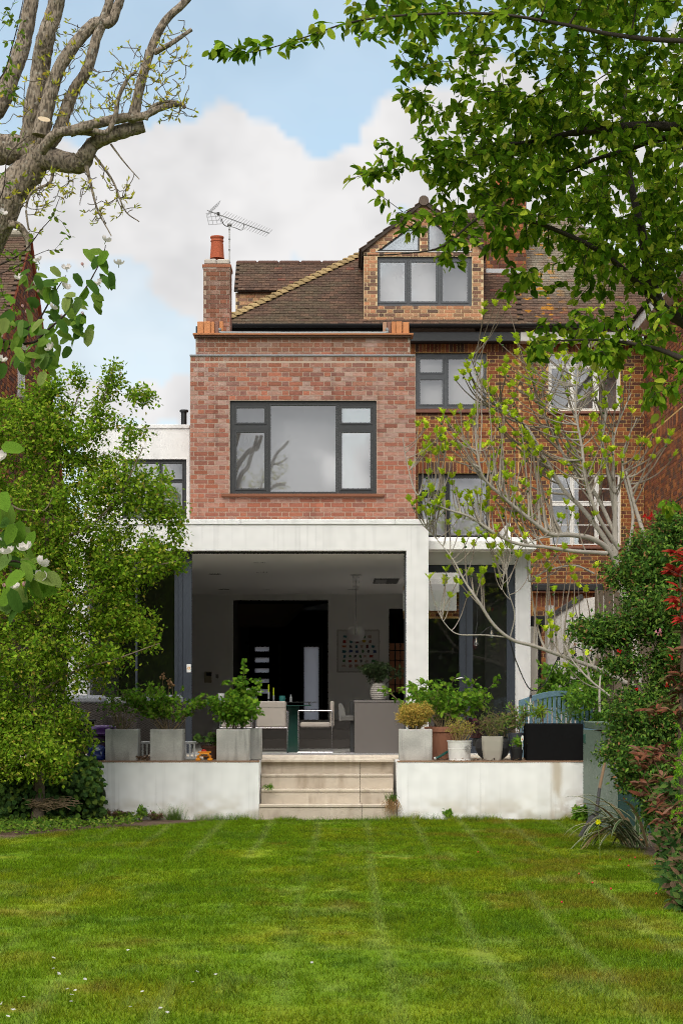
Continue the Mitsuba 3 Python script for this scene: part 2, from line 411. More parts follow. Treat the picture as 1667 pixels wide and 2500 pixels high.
def window(parent, D, rect, glass, col, sash=5, recess=.06, blind=(.62, .62, .62), gap=.16, mat='pane', thick=.07, name='window', label=None, bars=()):
    """rect and glass openings as pixel rectangles (X0, X1, Y0, Y1) taken on the wall plane at depth D"""
    W = lambda r: sbox(wx(r[0], D), wz(r[3], D), wx(r[1], D), wz(r[2], D))
    outer = W(rect)
    fr = outer
    for g in glass: fr = fr.difference(W(g).buffer(sash * D / FOC, join_style=2))
    k = M().prism(fr, D + recess, D + recess + thick, col).put(name, 'paint', parent, label=label)
    for g in glass:
        gw = W(g); ring = gw.buffer(sash * D / FOC - .003, join_style=2).difference(gw)
        M().prism(ring, D + recess - .014, D + recess + thick - .012, tuple(c * 1.06 for c in col)).put('sash', 'paint', k)
        x0, z0, x1, z1 = gw.bounds; y = D + recess + .03
        p = M().add([[x0 - .004, y, z0 - .004], [x1 + .004, y, z0 - .004], [x1 + .004, y, z1 + .004], [x0 - .004, y, z1 + .004]], [[0, 1, 2, 3]])
        p.put('pane', mat, k)
    if bars: 
        b = M()
        for g in bars: b.box(wx(g[0], D), wx(g[1], D), D + recess + .005, D + recess + .05, wz(g[3], D), wz(g[2], D), col)
        b.put('glazing_bar', 'paint', k)
    if blind is not None:
        x0, z0, x1, z1 = outer.bounds
        M().box(x0 + .01, x1 - .01, D + recess + gap, D + recess + gap + .02, z0 + .01, z1 - .01, blind).put('blind', 'matt', k)  # plain sheet added behind the glass to set how bright the panes look
    return k


def rect(X0, X1, Y0, Y1, D): return sbox(wx(X0, D), wz(Y1, D), wx(X1, D), wz(Y0, D))


# ------------------------------------------------------------------ ground
TZ, DW, DD, DBAY, DREAR = .77, 27.3, 30.5, 32.8, 40.5      # terrace height; depths of the garden wall, doors, bay and rear wall


def lawn_colour(x, y):
    p = np.stack([x, y, x * 0], -1)
    n1 = meshkit.fbm(p * [.9, .8, 1], 4, 1); n2 = meshkit.fbm(p * [3.2, 3.0, 1], 4, 2); n3 = meshkit.fbm(p * [4.5, 2.2, 1] + 9, 3, 5)
    n4 = meshkit.fbm(p * [1.5, 1.5, 1] + 31, 5, 6)
    g = np.array([.150, .255, .010]) * (.70 + .6 * n2[..., None])
    yel = np.array([.25, .285, .014]); brown = np.array([.225, .185, .022]); dark = np.array([.080, .165, .012]); pale = np.array([.32, .39, .10])
    mx = lambda c, k, t: c * (1 - np.clip(t, 0, 1)[..., None]) + k * np.clip(t, 0, 1)[..., None]
    c = mx(g, yel, smooth(.47, .72, n1 * .6 + n2 * .4) * .75)
    c = mx(c, dark, smooth(.53, .70, n2) * smooth(.36, .56, meshkit.fbm(p * [.5, .3, 1] + 77, 3, 4)) * .7)
    right = smooth(.3, 2.6, x) * .22 + smooth(-1.5, -4, x) * .06
    c = mx(c, brown, smooth(.62, .84, n4 + right) * (.25 + .7 * n3))
    # mower stripes run away from the camera
    st = np.exp(-((((x + .10 * (meshkit.noise(p * .35) - .5)) / .62) % 1 - .5) / .065) ** 2) * smooth(.34, .6, meshkit.fbm(p * [.8, .22, 1] + 55, 3, 9))
    c = mx(c, pale, st * .42)
    c = mx(c, pale, smooth(.62, .8, n3) * .25)
    return c * (.85 + .3 * meshkit.noise(p * [14, 9, 1])[..., None])


def bed(x, y):
    """how far (0 to 1) the soil of the beds and the wall foot covers the ground"""
    n = meshkit.fbm(np.stack([x * 2, y * 1.3, x * 0], -1), 3, 12) - .5
    left = smooth(-.25, .25, (y - 24.9) * .55 + (-x - 3.1) * .9 + 1.0 * n) * (x < -1)
    foot = smooth(27.05, 27.2, y + .5 * n)
    rt = smooth(-.15, .2, x - (2.98 + .25 * smooth(22.3, 23.6, y) - .35 * smooth(20, 15, y)) + .5 * n) * smooth(9, 11, y)
    return np.clip(np.maximum(np.maximum(left, foot), rt), 0, 1)


gx = np.concatenate([[-320, -120, -40, -16], np.linspace(-7, 7, 170), [16, 40, 120, 320]])
gy = np.concatenate([[-120, -40, -15, 0, 5], np.linspace(8.5, 27.6, 260), [29, 34, 60, 130, 400]])
GX, GY = np.meshgrid(gx, gy)
gz = .035 * (meshkit.fbm(np.stack([GX * 1.2, GY * 1.2, GX * 0], -1), 4, 3) - .5) * (np.abs(GX) < 8) * (GY < 27.2) - .01
gc = lawn_colour(GX, GY) * .75
bs = bed(GX, GY)[..., None]
soil = np.array([.085, .058, .040]) * (.5 + meshkit.fbm(np.stack([GX * 9, GY * 9, GX * 0], -1), 3, 7)[..., None])
gc = gc * (1 - bs) + soil * bs
ny, nx = GX.shape
i, j = np.meshgrid(np.arange(ny - 1), np.arange(nx - 1), indexing='ij'); a = i * nx + j
M().add(np.stack([GX, GY, gz], -1).reshape(-1, 3), np.stack([a, a + 1, a + nx + 1, a + nx], -1).reshape(-1, 4), gc.reshape(-1, 3)).put('lawn', 'matt', label='mown back garden lawn with mossy patches and soil at its edges', kind='structure')


def blades(m, x, y, z, h, w, lean, col):
    n = len(x); th = R(0, 2 * np.pi, n); la = R(0, 2 * np.pi, n)
    dx, dy = np.cos(th) * w / 2, np.sin(th) * w / 2
    b = np.stack([x, y, z], 1); d = np.stack([dx, dy, dx * 0], 1)
    tip = b + np.stack([np.cos(la) * lean * h, np.sin(la) * lean * h, h], 1)
    v = np.stack([b - d, b + d, tip], 1).reshape(-1, 3)
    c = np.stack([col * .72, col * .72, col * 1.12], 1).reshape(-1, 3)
    return m.add(v, np.arange(3 * n).reshape(-1, 3), c)


NB = 520000
gd = np.sqrt(R(9.2**2, 27.2**2, NB)); gxx = R(-.187, .187, NB) * gd
keep = R(0, 1, NB) > bed(gxx, gd) * 1.05
gxx, gd = gxx[keep], gd[keep]
h0 = meshkit.fbm(np.stack([gxx * 2.2, gd * 1.2, gxx * 0], -1), 3, 2)
bc = lawn_colour(gxx, gd) * R(.5, 1.55, (len(gxx), 1)) * np.stack([R(.85, 1.2, len(gxx)), R(.95, 1.05, len(gxx)), R(.6, 1.6, len(gxx))], 1)
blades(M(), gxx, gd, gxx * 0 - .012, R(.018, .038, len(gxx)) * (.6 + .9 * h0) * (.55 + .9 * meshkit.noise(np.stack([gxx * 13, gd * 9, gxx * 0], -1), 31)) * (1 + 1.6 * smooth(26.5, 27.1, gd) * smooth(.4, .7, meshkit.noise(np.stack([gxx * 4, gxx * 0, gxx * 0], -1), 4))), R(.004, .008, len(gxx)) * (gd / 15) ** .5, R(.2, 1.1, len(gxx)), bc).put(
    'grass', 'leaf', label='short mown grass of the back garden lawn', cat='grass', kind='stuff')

# ------------------------------------------------------------------ house: rear wall, bay, extension
house = thing('brick_house', 'red brick house with white rendered garden extension and wide open sliding doors', 'house')
DARK = (.030, .032, .035); BLUE = (.036, .044, .060); GREY = (.075, .082, .092)
RX0, RX1, RX2 = 985, 1266, 1572
# rear wall of yellow-brown brick, our half
rw = sbox(wx(RX0, DREAR), 3.2, wx(RX1, DREAR), wz(832, DREAR))
w1, w2 = (1014, 1188, 860, 1000), (1020, 1195, 1155, 1312)
hole = rw.difference(rect(*w1, DREAR)).difference(rect(*w2, DREAR))
sol = [(wx(985, DREAR), wz(860, DREAR), wx(RX1, DREAR), wz(833, DREAR)), (wx(985, DREAR), wz(1155, DREAR), wx(1203, DREAR), wz(1127, DREAR)), (wx(1227, DREAR), wz(1155, DREAR), wx(RX1, DREAR), wz(1127, DREAR))]
MB_, MS_ = (.60, .41, .17), (.60, .45, .25)
brick_wall(house, hole, DREAR, 'brick_brown', MB_, 60, (wx(1090, DREAR), DREAR, wz(1060, DREAR)), .3, soldiers=sol, holder='rear_wall', j=.0145)
window(house, DREAR, w1, [(1026, 1080, 874, 907), (1026, 1080, 925, 985), (1095, 1180, 874, 985)], GREY, 4)
window(house, DREAR, w2, [(1031, 1087, 1166, 1195), (1031, 1087, 1214, 1306), (1099, 1187, 1166, 1306)], DARK, 4, blind=(.5, .51, .54))
M().box(wx(1012, DREAR), wx(1198, DREAR), DREAR - .07, DREAR + .1, wz(1008, DREAR), wz(1000.5, DREAR), (.17, .07, .045), .008).put('window_sill', 'paint', house)
vb = M().box(wx(1204, DREAR), wx(1226, DREAR), DREAR - .008, DREAR + .05, wz(1151, DREAR), wz(1126, DREAR), (.14, .045, .03))
for q in range(7):
    for r in range(7): vb.box(wx(1206 + q * 2.75, DREAR), wx(1207.6 + q * 2.75, DREAR), DREAR - .0105, DREAR - .004, wz(1130.6 + r * 3.0, DREAR), wz(1129 + r * 3.0, DREAR), (.01, .008, .008))
vb.put('air_brick', 'matt', house)
M().box(wx(1001, DREAR), wx(RX1, DREAR), DREAR - .32, DREAR, wz(832, DREAR - .32), wz(809, DREAR - .32), (.022, .024, .027), .01).put('fascia', 'paint', house)
gut = M()
prof = [(math.cos(a) * .06, math.sin(a) * .06) for a in np.linspace(math.pi, 2 * math.pi, 7)]
def gutter(m, x0, x1, y, z, r=.06, c=(.012, .012, .014)):
    a = np.linspace(math.pi, 2 * math.pi, 9); v = []
    for x in (x0, x1):
        for rr in (r, r - .006): v += [[x, y + math.cos(q) * rr, z + math.sin(q) * rr] for q in a]
    f = [[k, k + 1, k + 19, k + 18] for k in range(8)] + [[k + 9, k + 10, k + 28, k + 27] for k in range(8)] + [[0, 18, 27, 9], [8, 26, 35, 17]] + [[k, k + 9, k + 10, k + 1] for k in range(8)] + [[k + 18, k + 27, k + 28, k + 19] for k in range(8)]
    return m.add(v, f, c)
gutter(gut, wx(500, DREAR), wx(1560, DREAR), DREAR - .39, wz(798, DREAR) - .01, .075)
gut.put('gutter', 'paint', house)
M().box(wx(480, DREAR), wx(1000, DREAR), DREAR - .25, DREAR, wz(835, DREAR), wz(801, DREAR), (.012, .012, .013)).put('fascia', 'paint', house)

# bay: the two-storey brick outrigger
MR = (.42, .33, .26)
bx0, bx1 = 464, 1014.5
mw = (561, 919, 977, 1205)
bay = rect(bx0, bx1, 868, 1290, DBAY).difference(rect(*mw, DBAY))
brick_wall(house, bay, DBAY, 'brick_red', MR, 300, (wx(740, DBAY), DBAY, wz(1150, DBAY)), .3, course=.0748, oz=wz(1204, DBAY), holder='bay_wall', j=.0125,
           soldiers=[(wx(466, DBAY), wz(881, DBAY), wx(1013, DBAY), wz(870.5, DBAY))], proud=.006)
side = M().box(wx(bx0, DBAY), wx(bx0, DBAY) + .3, DBAY + .3, DREAR, 3.9, wz(868, DBAY), (.25, .11, .07)).box(wx(bx1, DBAY) - .3, wx(bx1, DBAY), DBAY + .3, DREAR, 3.9, wz(868, DBAY), (.25, .11, .07))
side.put('bay_side_wall', 'matt', house)
par = rect(477, 1001, 822, 867.5, DBAY)
brick_wall(house, par, DBAY + .06, 'brick_red', MR, 0, None, .24, course=.0748, oz=wz(868, DBAY), holder='parapet', proud=.006, j=.0125)
lead = M().box(wx(463, DBAY), wx(1013, DBAY), DBAY - .035, DBAY + .3, wz(868.5, DBAY), wz(865, DBAY), (.26, .28, .30), .006)
lead.put('lead_capping', 'paint', house)
cop = M().box(wx(471, DBAY), wx(1009, DBAY), DBAY - .05, DBAY + .36, wz(817.5, DBAY), wz(813, DBAY), (.40, .17, .08), .006)
cop.box(wx(476, DBAY), wx(1004, DBAY), DBAY - .02, DBAY + .33, wz(822, DBAY), wz(817.5, DBAY) - .001, (.09, .055, .04))
cop.put('coping', 'matt', house)
cab = M()
cpts = [[wx(X, DBAY), DBAY - .03, wz(Y, DBAY)] for X, Y in ((537, 801), (538, 811), (560, 812), (700, 813), (860, 812.5), (942, 812), (943, 801))]
cab.tube(spline(cpts, 4), .022, (.30, .31, .32), 8).put('capping_pipe', 'paint', house)
# upright bricks standing on the bay's two corners
kick = M(); 
for s0, s1, D in ((481, 497, DBAY), (497, 514, DBAY), (514, 524, DBAY), (524, 535, DBAY), (535, 545, DBAY), (934, 945, DBAY), (945, 955, DBAY), (955, 966, DBAY), (966, 982, DBAY), (983, 999, DBAY)):
    c = [(.52, .22, .10), (.42, .25, .17), (.33, .27, .23), (.25, .13, .10), (.21, .09, .07)][rng.integers(5)] if 500 < s0 < 960 else (.55, .24, .11)
    M().box(wx(s0, D) + .004, wx(s1, D) - .004, D + .0, D + .22, wz(813, D), wz(784, D) + R(-.01, .01), c, .006).put('kerb_brick', 'matt', house)
M().box(wx(474, DBAY), wx(1004, DBAY), DBAY + .36, DREAR, wz(822, DBAY), wz(818, DBAY), (.08, .08, .08)).put('flat_roof', 'matt', house)
window(house, DBAY, mw, [(577, 645, 994, 1030), (577, 645, 1054, 1191), (660.5, 819, 988, 1199.5), (834.5, 904, 994, 1030), (834.5, 904, 1054, 1191)], DARK, 5.0, .05, blind=(.52, .53, .55), gap=.35)
M().box(wx(541, DBAY), wx(937, DBAY), DBAY - .08, DBAY + .05, wz(1213, DBAY), wz(1206, DBAY), (.20, .085, .05), .008).put('window_sill', 'matt', house)

# white rendered extension with its big opening
WH = (.75, .73, .70); DX = 30.3
ex = sbox(wx(165, DX), TZ, wx(1046, DX), wz(1280.5, DX)).difference(sbox(wx(212, DX), TZ - 1, wx(992, DX), wz(1343.5, DX)))
M().prism(ex, DX, DX + .36, WH).put('extension_frame', 'render', house)
for a, b in ((160, 587), (587, 964), (964, 1047.5)):
    M().box(wx(a, DX) + .002, wx(b, DX) - .002, DX - .025, DX + .45, wz(1280, DX), wz(1267, DX), (.77, .755, .73), .006).put('coping_stone', 'render', house)
M().box(wx(165, DX), wx(1046, DX), DX + .37, DBAY, wz(1343, DX) + .05, wz(1285, DX), (.6, .6, .6)).put('extension_roof', 'matt', house)
# smaller extension on the right with the french doors
D2 = 31.3
e2 = sbox(wx(1040, D2), TZ, wx(1295, D2), wz(1324, D2)).difference(sbox(wx(1044, D2), TZ - 1, wx(1258, D2), wz(1378, D2)))
M().prism(e2, D2, D2 + .34, WH).put('side_extension_frame', 'render', house)
M().box(wx(1040, D2), wx(1297, D2), D2 - .025, D2 + .45, wz(1323.5, D2), wz(1311, D2), (.77, .755, .73), .006).put('coping_stone', 'render', house)
M().box(wx(1295, D2) - .2, wx(1295, D2), D2 + .35, DREAR - .1, TZ, wz(1324, D2), WH).put('side_wall', 'render', house)
rf = sbox(wx(1046, D2), D2 + .36, wx(1290, D2), DREAR - .02).difference(sbox(1.22, 32.6, 2.64, 40.1))
e = trimesh.creation.extrude_polygon(rf, .25, engine='earcut'); e.apply_translation([0, 0, wz(1378, D2) + .04])
M().mesh(e, (.55, .55, .54), True).put('extension_roof', 'matt', house)

# doors: stack of sliding leaves, fixed pane on the left, track, french doors
sd = thing(house + '__sliding_door')
for k, (a, b) in enumerate(((424, 434), (434.5, 446), (447, 468))):
    M().box(wx(a, DD), wx(b, DD), DD + .02 + .06 * (2 - k), DD + .08 + .06 * (2 - k), TZ + .02, wz(1347, DD), BLUE, .004).put('door_stile', 'paint', sd)
M().box(wx(212, DD), wx(992, DD), DD - .04, DD + .2, wz(1349.5, DD), wz(1345, DD), (.02, .022, .026)).put('head_track', 'paint', sd)
M().box(wx(212, DD), wx(992, DD), DD - .04, DD + .2, TZ - .004, TZ + .014, (.30, .30, .31), .004).put('floor_track', 'paint', sd)
M().box(wx(987, DD), wx(993, DD) - .003, DD - .03, DD + .1, TZ + .014, wz(1349.5, DD), (.03, .033, .038)).put('jamb', 'paint', sd)
for k, (a, b) in enumerate(((214, 330), (331, 424))):
    y = DD + .17
    M().add([[wx(a, DD), y, TZ + .015], [wx(b, DD), y, TZ + .015], [wx(b, DD), y, wz(1350, DD)], [wx(a, DD), y, wz(1350, DD)]], [[0, 1, 2, 3]]).put('pane', 'door_pane', sd)
M().box(wx(328, DD), wx(333, DD), DD + .14, DD + .2, TZ + .014, wz(1350, DD), BLUE).put('door_stile', 'paint', sd)
st = M().box(wx(455.5, DD), wx(466, DD), DD + .012, DD + .019, wz(1641, DD), wz(1621, DD), (.75, .75, .74))
st.put('sticker', 'paint', sd, label='white sticker with a round orange emblem on the sliding door edge')
em = M(); em.lathe([(.001, 0), (.022, 0), (.022, .003), (.001, .003)], c=(.75, .35, .03), n=20); em.lathe([(.001, 0), (.013, 0), (.013, .005), (.001, .005)], c=(.8, .72, .6), n=20)
em.move(np.array([[1, 0, 0, wx(461, DD)], [0, 0, -1, DD + .012], [0, 1, 0, wz(1631, DD)], [0, 0, 0, 1]], float)).put('emblem', 'paint', sd)
DF = D2 + .05
fd = thing(house + '__french_door')
gl = [(1046, 1121, 1397, 1822), (1154, 1237, 1397, 1822)]
fr = rect(1044, 1258, 1379, 1846, DF)
for g in gl: fr = fr.difference(rect(*g, DF))
M().prism(fr, DF, DF + .07, BLUE).put('frame', 'paint', fd)
M().box(wx(1136, DF), wx(1139, DF), DF - .012, DF + .02, TZ + .02, wz(1380, DF), (.02, .024, .032)).put('meeting_bead', 'paint', fd)
for g in gl:
    y = DF + .035
    M().add([[wx(g[0], DF), y, wz(g[3], DF)], [wx(g[1], DF), y, wz(g[3], DF)], [wx(g[1], DF), y, wz(g[2], DF)], [wx(g[0], DF), y, wz(g[2], DF)]], [[0, 1, 2, 3]]).put('pane', 'door_pane', fd)
hd = M().tube([[wx(1131, DF), DF - .03, wz(1655, DF)], [wx(1131, DF), DF - .07, wz(1655, DF)], [wx(1127, DF), DF - .075, wz(1655, DF)], [wx(1113, DF), DF - .07, wz(1657, DF)]], .009, (.5, .5, .5), 8)
hd.put('handle', 'steel', fd)
for yy in (1416, 1500, 1600, 1720):
    M().box(wx(1252, DF), wx(1256, DF), DF - .02, DF + .02, wz(yy + 14, DF), wz(yy, DF), (.03, .035, .045), .003).put('hinge', 'paint', fd)

# rooms behind the doors
IW = (.85, .84, .82); CZ = wz(1346, DD) + .05; DBK = 44.0
rx0, rx1 = wx(250, 33.), 2.72
room = thing(house + '__kitchen')
e = trimesh.creation.extrude_polygon(sbox(rx0 - .2, DD + .2, rx1 + .2, 53).difference(sbox(1.22, 32.6, 2.64, 40.1)), .12, engine='earcut'); e.apply_translation([0, 0, CZ])
M().mesh(e, (.84, .83, .81), True).put('ceiling', 'matt', room)
M().box(1.22, 2.64, 40.11, 40.2, CZ + .12, 4.4, (.8, .8, .78)).box(1.185, 1.215, 32.6, 40.1, CZ + .12, 4.4, (.8, .8, .78)).box(2.645, 2.69, 32.6, 40.1, CZ + .12, 4.4, (.8, .8, .78)).box(1.2, 2.24, 39.9, 40.0, 3.32, 3.72, (.5, .52, .48)).put('skylight_upstand', 'matt', room)  # skylight opening enlarged to let more daylight into the kitchen
M().box(rx0 - .3, rx1 + .3, DD + .2, 53, TZ - .2, TZ - .002, (.62, .60, .57)).put('floor', 'paint', room)
M().box(rx0 - .2, rx0, DD + .2, DBK, TZ, CZ, (.10, .105, .10)).box(rx1, rx1 + .2, D2 + .34, DBK, TZ, CZ, IW).put('wall', 'matt', room)  # left wall coloured dark so the pane before it looks dark
hx0, hx1 = wx(568, DBK), wx(801, DBK)
bw = sbox(rx0, TZ, rx1, CZ).difference(sbox(hx0, TZ - 1, hx1, CZ - .12)).difference(sbox(wx(949, DBK), TZ - 1, wx(1010, DBK), wz(1485, DBK)))
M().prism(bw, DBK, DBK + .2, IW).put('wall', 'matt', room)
hall = M(); HD = (.10, .095, .09)
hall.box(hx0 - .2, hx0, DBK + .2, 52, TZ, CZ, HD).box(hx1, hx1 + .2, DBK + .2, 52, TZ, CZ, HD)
fw = sbox(hx0 - .2, TZ, hx1 + .2, CZ)
FD = 52.0
slots = [(622, 657, a, b) for a, b in ((1579, 1590), (1605, 1617), (1631, 1642), (1657, 1667), (1682, 1693))] + [(742, 778, 1579, 1762)]
for s in slots: fw = fw.difference(rect(*s, FD))
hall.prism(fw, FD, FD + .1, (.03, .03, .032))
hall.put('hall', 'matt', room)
for s in slots:
    M().box(wx(s[0], FD), wx(s[1], FD), FD + .04, FD + .05, wz(s[3], FD), wz(s[2], FD)).put('frosted_pane', 'frost', room)
stp = Polygon([(wx(576, 46), wz(1474, 46)), (wx(740, 46), wz(1474, 46)), (wx(690, 46), wz(1524, 46)), (wx(576, 46), wz(1524, 46))])
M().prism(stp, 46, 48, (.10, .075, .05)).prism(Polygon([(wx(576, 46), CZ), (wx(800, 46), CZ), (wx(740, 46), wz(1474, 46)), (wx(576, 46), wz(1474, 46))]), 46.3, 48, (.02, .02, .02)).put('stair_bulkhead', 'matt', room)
tr = M()
for k in range(6): tr.box(wx(580, 50), wx(690, 50), 50 - .3, 50, wz(1702 - 26 * k, 50) - .02, wz(1702 - 26 * k, 50) + .05, (.04, .035, .03))
tr.put('stair_treads', 'matt', room)
M().box(wx(680, 51.5), wx(688, 51.5), 51.4, 51.6, TZ, CZ - .6, (.05, .05, .052)).box(wx(737, 51.8), wx(741, 51.8), 51.7, 51.9, TZ, wz(1572, 51.8), (.10, .10, .10)).box(wx(779, 51.8), wx(788, 51.8), 51.7, 51.9, TZ, wz(1572, 51.8), (.10, .10, .10)).box(wx(735, 51.8), wx(790, 51.8), 51.7, 51.9, wz(1578, 51.8), wz(1570, 51.8), (.06, .06, .06)).put('front_door_frame', 'paint', room)
# side room with a gridded window on to a brick wall
sx0, sx1 = wx(949, DBK) - .3, rx1 + .6
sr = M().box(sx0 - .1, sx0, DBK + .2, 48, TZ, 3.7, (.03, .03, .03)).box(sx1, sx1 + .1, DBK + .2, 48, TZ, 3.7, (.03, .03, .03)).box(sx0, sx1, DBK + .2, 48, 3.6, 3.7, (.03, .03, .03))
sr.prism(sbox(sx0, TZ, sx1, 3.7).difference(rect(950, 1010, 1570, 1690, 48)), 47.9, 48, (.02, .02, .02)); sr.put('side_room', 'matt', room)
gb = M()
for X in (964, 977, 990): gb.box(wx(X - 1, 48), wx(X + 1.5, 48), 47.93, 47.98, wz(1690, 48), wz(1570, 48), (.012, .012, .014))
for Y in (1588, 1612, 1650, 1672): gb.box(wx(948, 48), wx(1012, 48), 47.93, 47.98, wz(Y + 1.2, 48), wz(Y - 1, 48), (.012, .012, .014))
gb.put('window_grid', 'paint', room)
M().box(sx0, sx1 + 1, 50.5, 50.6, 0, 4.4, (.32, .13, .06)).put('yard_wall', 'matt', room)
M().box(rx0 + .01, wx(440, 35.5), 35.5, 36.2, TZ, CZ - .01, (.022, .026, .022)).put('tall_cupboard', 'paint', room)  # dark block added so the left glazing looks dark
M().box(rx1 - .45, rx1 - .01, 32.4, 36.4, TZ, CZ - .02, (.025, .027, .025)).put('tall_cupboard', 'paint', room)  # dark block added so the right door leaf looks dark
M().box(1.72, rx1 - .02, 43.2, DBK - .02, TZ, 3.34, (.025, .027, .025)).put('tall_cupboard', 'paint', room)  # dark block added behind the left door leaf to keep its glass dark
# ceiling fittings
cf = lambda X, Y: ((CZ - ZC) * FOC / (CY - Y))
for X, Y in ((633, 1372), (640, 1396), (653, 1438)):
    d = cf(X, Y); k = M()
    for o in (-.055, .055): k.lathe([(.001, 0), (.036, 0), (.036, .012)], (wx(X, d) + o, d, CZ - .012), (.16, .13, .08), 14)
    k.put('downlight', 'steel', room)
for X, Y in ((525, 1401), (546, 1438), (869, 1403), (862, 1438)):
    d = cf(X, Y); M().lathe([(.001, 0), (.11, 0), (.115, .008)], (wx(X, d), d, CZ - .008), (.30, .30, .29), 20).put('ceiling_speaker', 'matt', room)
d0, d1 = 38.2, 39.8
M().box(wx(913, d0), wx(975, d0), d0, d1, CZ - .012, CZ - .001, (.10, .10, .10)).box(wx(918, d0), wx(945, d0), d0 + .2, d1 - .2, CZ - .02, CZ - .012, (.3, .3, .3)).put('ceiling_hatch', 'paint', room)
ip = M().box(wx(499, DBK), wx(517, DBK), DBK - .04, DBK - .001, wz(1667, DBK), wz(1640, DBK), (.40, .35, .24), .005).box(wx(503, DBK), wx(517, DBK), DBK - .044, DBK - .039, wz(1650, DBK), wz(1641, DBK), (.02, .02, .02))
ip.put('intercom', 'paint', room)
M().box(wx(527, DBK), wx(534, DBK), DBK - .02, DBK - .001, wz(1656, DBK), wz(1646, DBK), (.25, .25, .25), .004).put('light_switch', 'paint', room)
# ------------------------------------------------------------------ roof, dormer, chimneys
TAN = .84; EO = np.array([wx(517, 40.2), 40.2, wz(797, 40.2)]); SV = unit([0, 1, TAN]); RT = 3.59; SL = RT * math.hypot(1, TAN)
xs0 = EO[0]; xr0 = wx(1075, 43.8); xr1 = 4.9; xs1 = 7.3; xm = wx(1266, 40.5)
full = Polygon([(0, 0), (xs1 - xs0, 0), (xr1 - xs0, SL), (xr0 - xs0, SL)])
roof = tiles(house, EO, [1, 0, 0], SV, full.intersection(sbox(-1, -1, xm - xs0, 9)), nparts=300, near=(wx(800, 41), 41, wz(740, 41)))
hipA, hipB = EO + [0, 0, .02], EO + np.array([xr0 - xs0, RT, RT * TAN + .02])
bkz = EO[1] + 2 * RT
M().add([EO, EO + np.array([xr0 - xs0, RT, RT * TAN]), [xs0, bkz, EO[2]]], [[0, 1, 2]], (.08, .055, .04)).add([EO + np.array([xr0 - xs0, RT, RT * TAN]), [xr1, EO[1] + RT, EO[2] + RT * TAN], [xs1, bkz, EO[2]], [xs0, bkz, EO[2]]], [[0, 1, 2, 3]], (.08, .055, .04)).put('far_slope', 'matt', roof)
hd_ = unit(hipB - hipA); sd_ = unit(np.cross(hd_, [0, 0, 1])); ud_ = np.cross(sd_, hd_)
L_ = np.linalg.norm(hipB - hipA)
for q in np.arange(.35, L_ - .1, .158):
    hm = M(); a = np.linspace(-1.25, 1.25, 8); p0 = hipA + hd_ * q
    v = []
    for (t, r, up) in ((-.10, .125, .012), (.09, .10, -.02), (-.10, .105, .0)):
        v += [p0 + hd_ * t + sd_ * math.sin(k) * r + ud_ * (math.cos(k) * r - .06 + up) for k in a]
    c = np.array([.36, .26, .13]) * R(.75, 1.15)
    f = [[k, k + 1, k + 9, k + 8] for k in range(7)] + [[k, k + 16, k + 17, k + 1] for k in range(7)]
    hm.add(v, f, c).put('hip_tile', 'matt', roof)
rg = M()
for x in np.arange(xr0, xm, .34): rg.lathe([(.11, 0), (.11, .33)], c=(.09, .06, .045), n=12).move(np.array([[0, 0, 1, x], [1, 0, 0, EO[1] + RT], [0, 1, 0, EO[2] + RT * TAN - .03], [0, 0, 0, 1]], float), len(rg.V) - 1)
rg.put('ridge_tiles', 'matt', roof)
# smaller roof behind the hip on the left, with its brick cheek
o2 = np.array([wx(571, 43), 43, wz(708, 43)])
r2 = tiles(house, o2, [1, 0, 0], SV, sbox(0, 0, 4.2, .94 * 1.306), holder='side_dormer_roof')
M().add([[o2[0], 43.94, o2[2] + .79], [o2[0] + 4.2, 43.94, o2[2] + .79], [o2[0] + 4.2, 45, o2[2]], [o2[0], 45, o2[2]]], [[0, 1, 2, 3]], (.08, .05, .04)).put('far_slope', 'matt', r2)
for k in range(9):
    M().box(o2[0] + k * .46, o2[0] + k * .46 + .45, 43.86, 44.02, o2[2] + .735, o2[2] + .82, np.array([.13, .075, .06]) * R(.85, 1.15), .03).put('ridge_tile', 'matt', r2)
brick_wall(house, sbox(wx(575, 43.12), 9.0, wx(575, 43.12) + 3.6, o2[2] - .02), 43.12, 'brick_stock', MS_, 0, holder='side_dormer_wall')
# dormer
DD2 = 40.4; dorm = thing(house + '__dormer')
gab = Polygon([(wx(a, DD2), wz(b, DD2)) for a, b in ((888, 784), (1180, 784), (1180, 606), (1034, 495), (888, 606))])
dw = (921, 1152, 625, 747)
tl = Polygon([(wx(a, DD2), wz(b, DD2)) for a, b in ((919, 612), (1024, 612), (1024, 534))]); tr_ = Polygon([(wx(a, DD2), wz(b, DD2)) for a, b in ((1044, 527), (1044, 612), (1150, 612))])
brick_wall(dorm, gab.difference(rect(*dw, DD2)).difference(tl).difference(tr_), DD2, 'brick_stock', (.66, .52, .32), 230, (wx(1034, DD2), DD2, wz(700, DD2)), .25, oz=wz(782, DD2), j=.0145)
M().box(wx(888, DD2), wx(888, DD2) + .15, DD2 + .25, 43.2, EO[2], wz(606, DD2), (.10, .07, .05)).put('cheek', 'matt', dorm)
M().box(wx(1180, DD2) - .15, wx(1180, DD2), DD2 + .25, 43.2, EO[2], wz(606, DD2), (.10, .07, .05)).put('cheek', 'matt', dorm)
window(dorm, DD2, dw, [(928, 988, 637, 733.5), (1004, 1064, 637, 733.5), (1081, 1141, 637, 733.5)], GREY, 5, .05, blind=(.48, .49, .51), gap=.3)
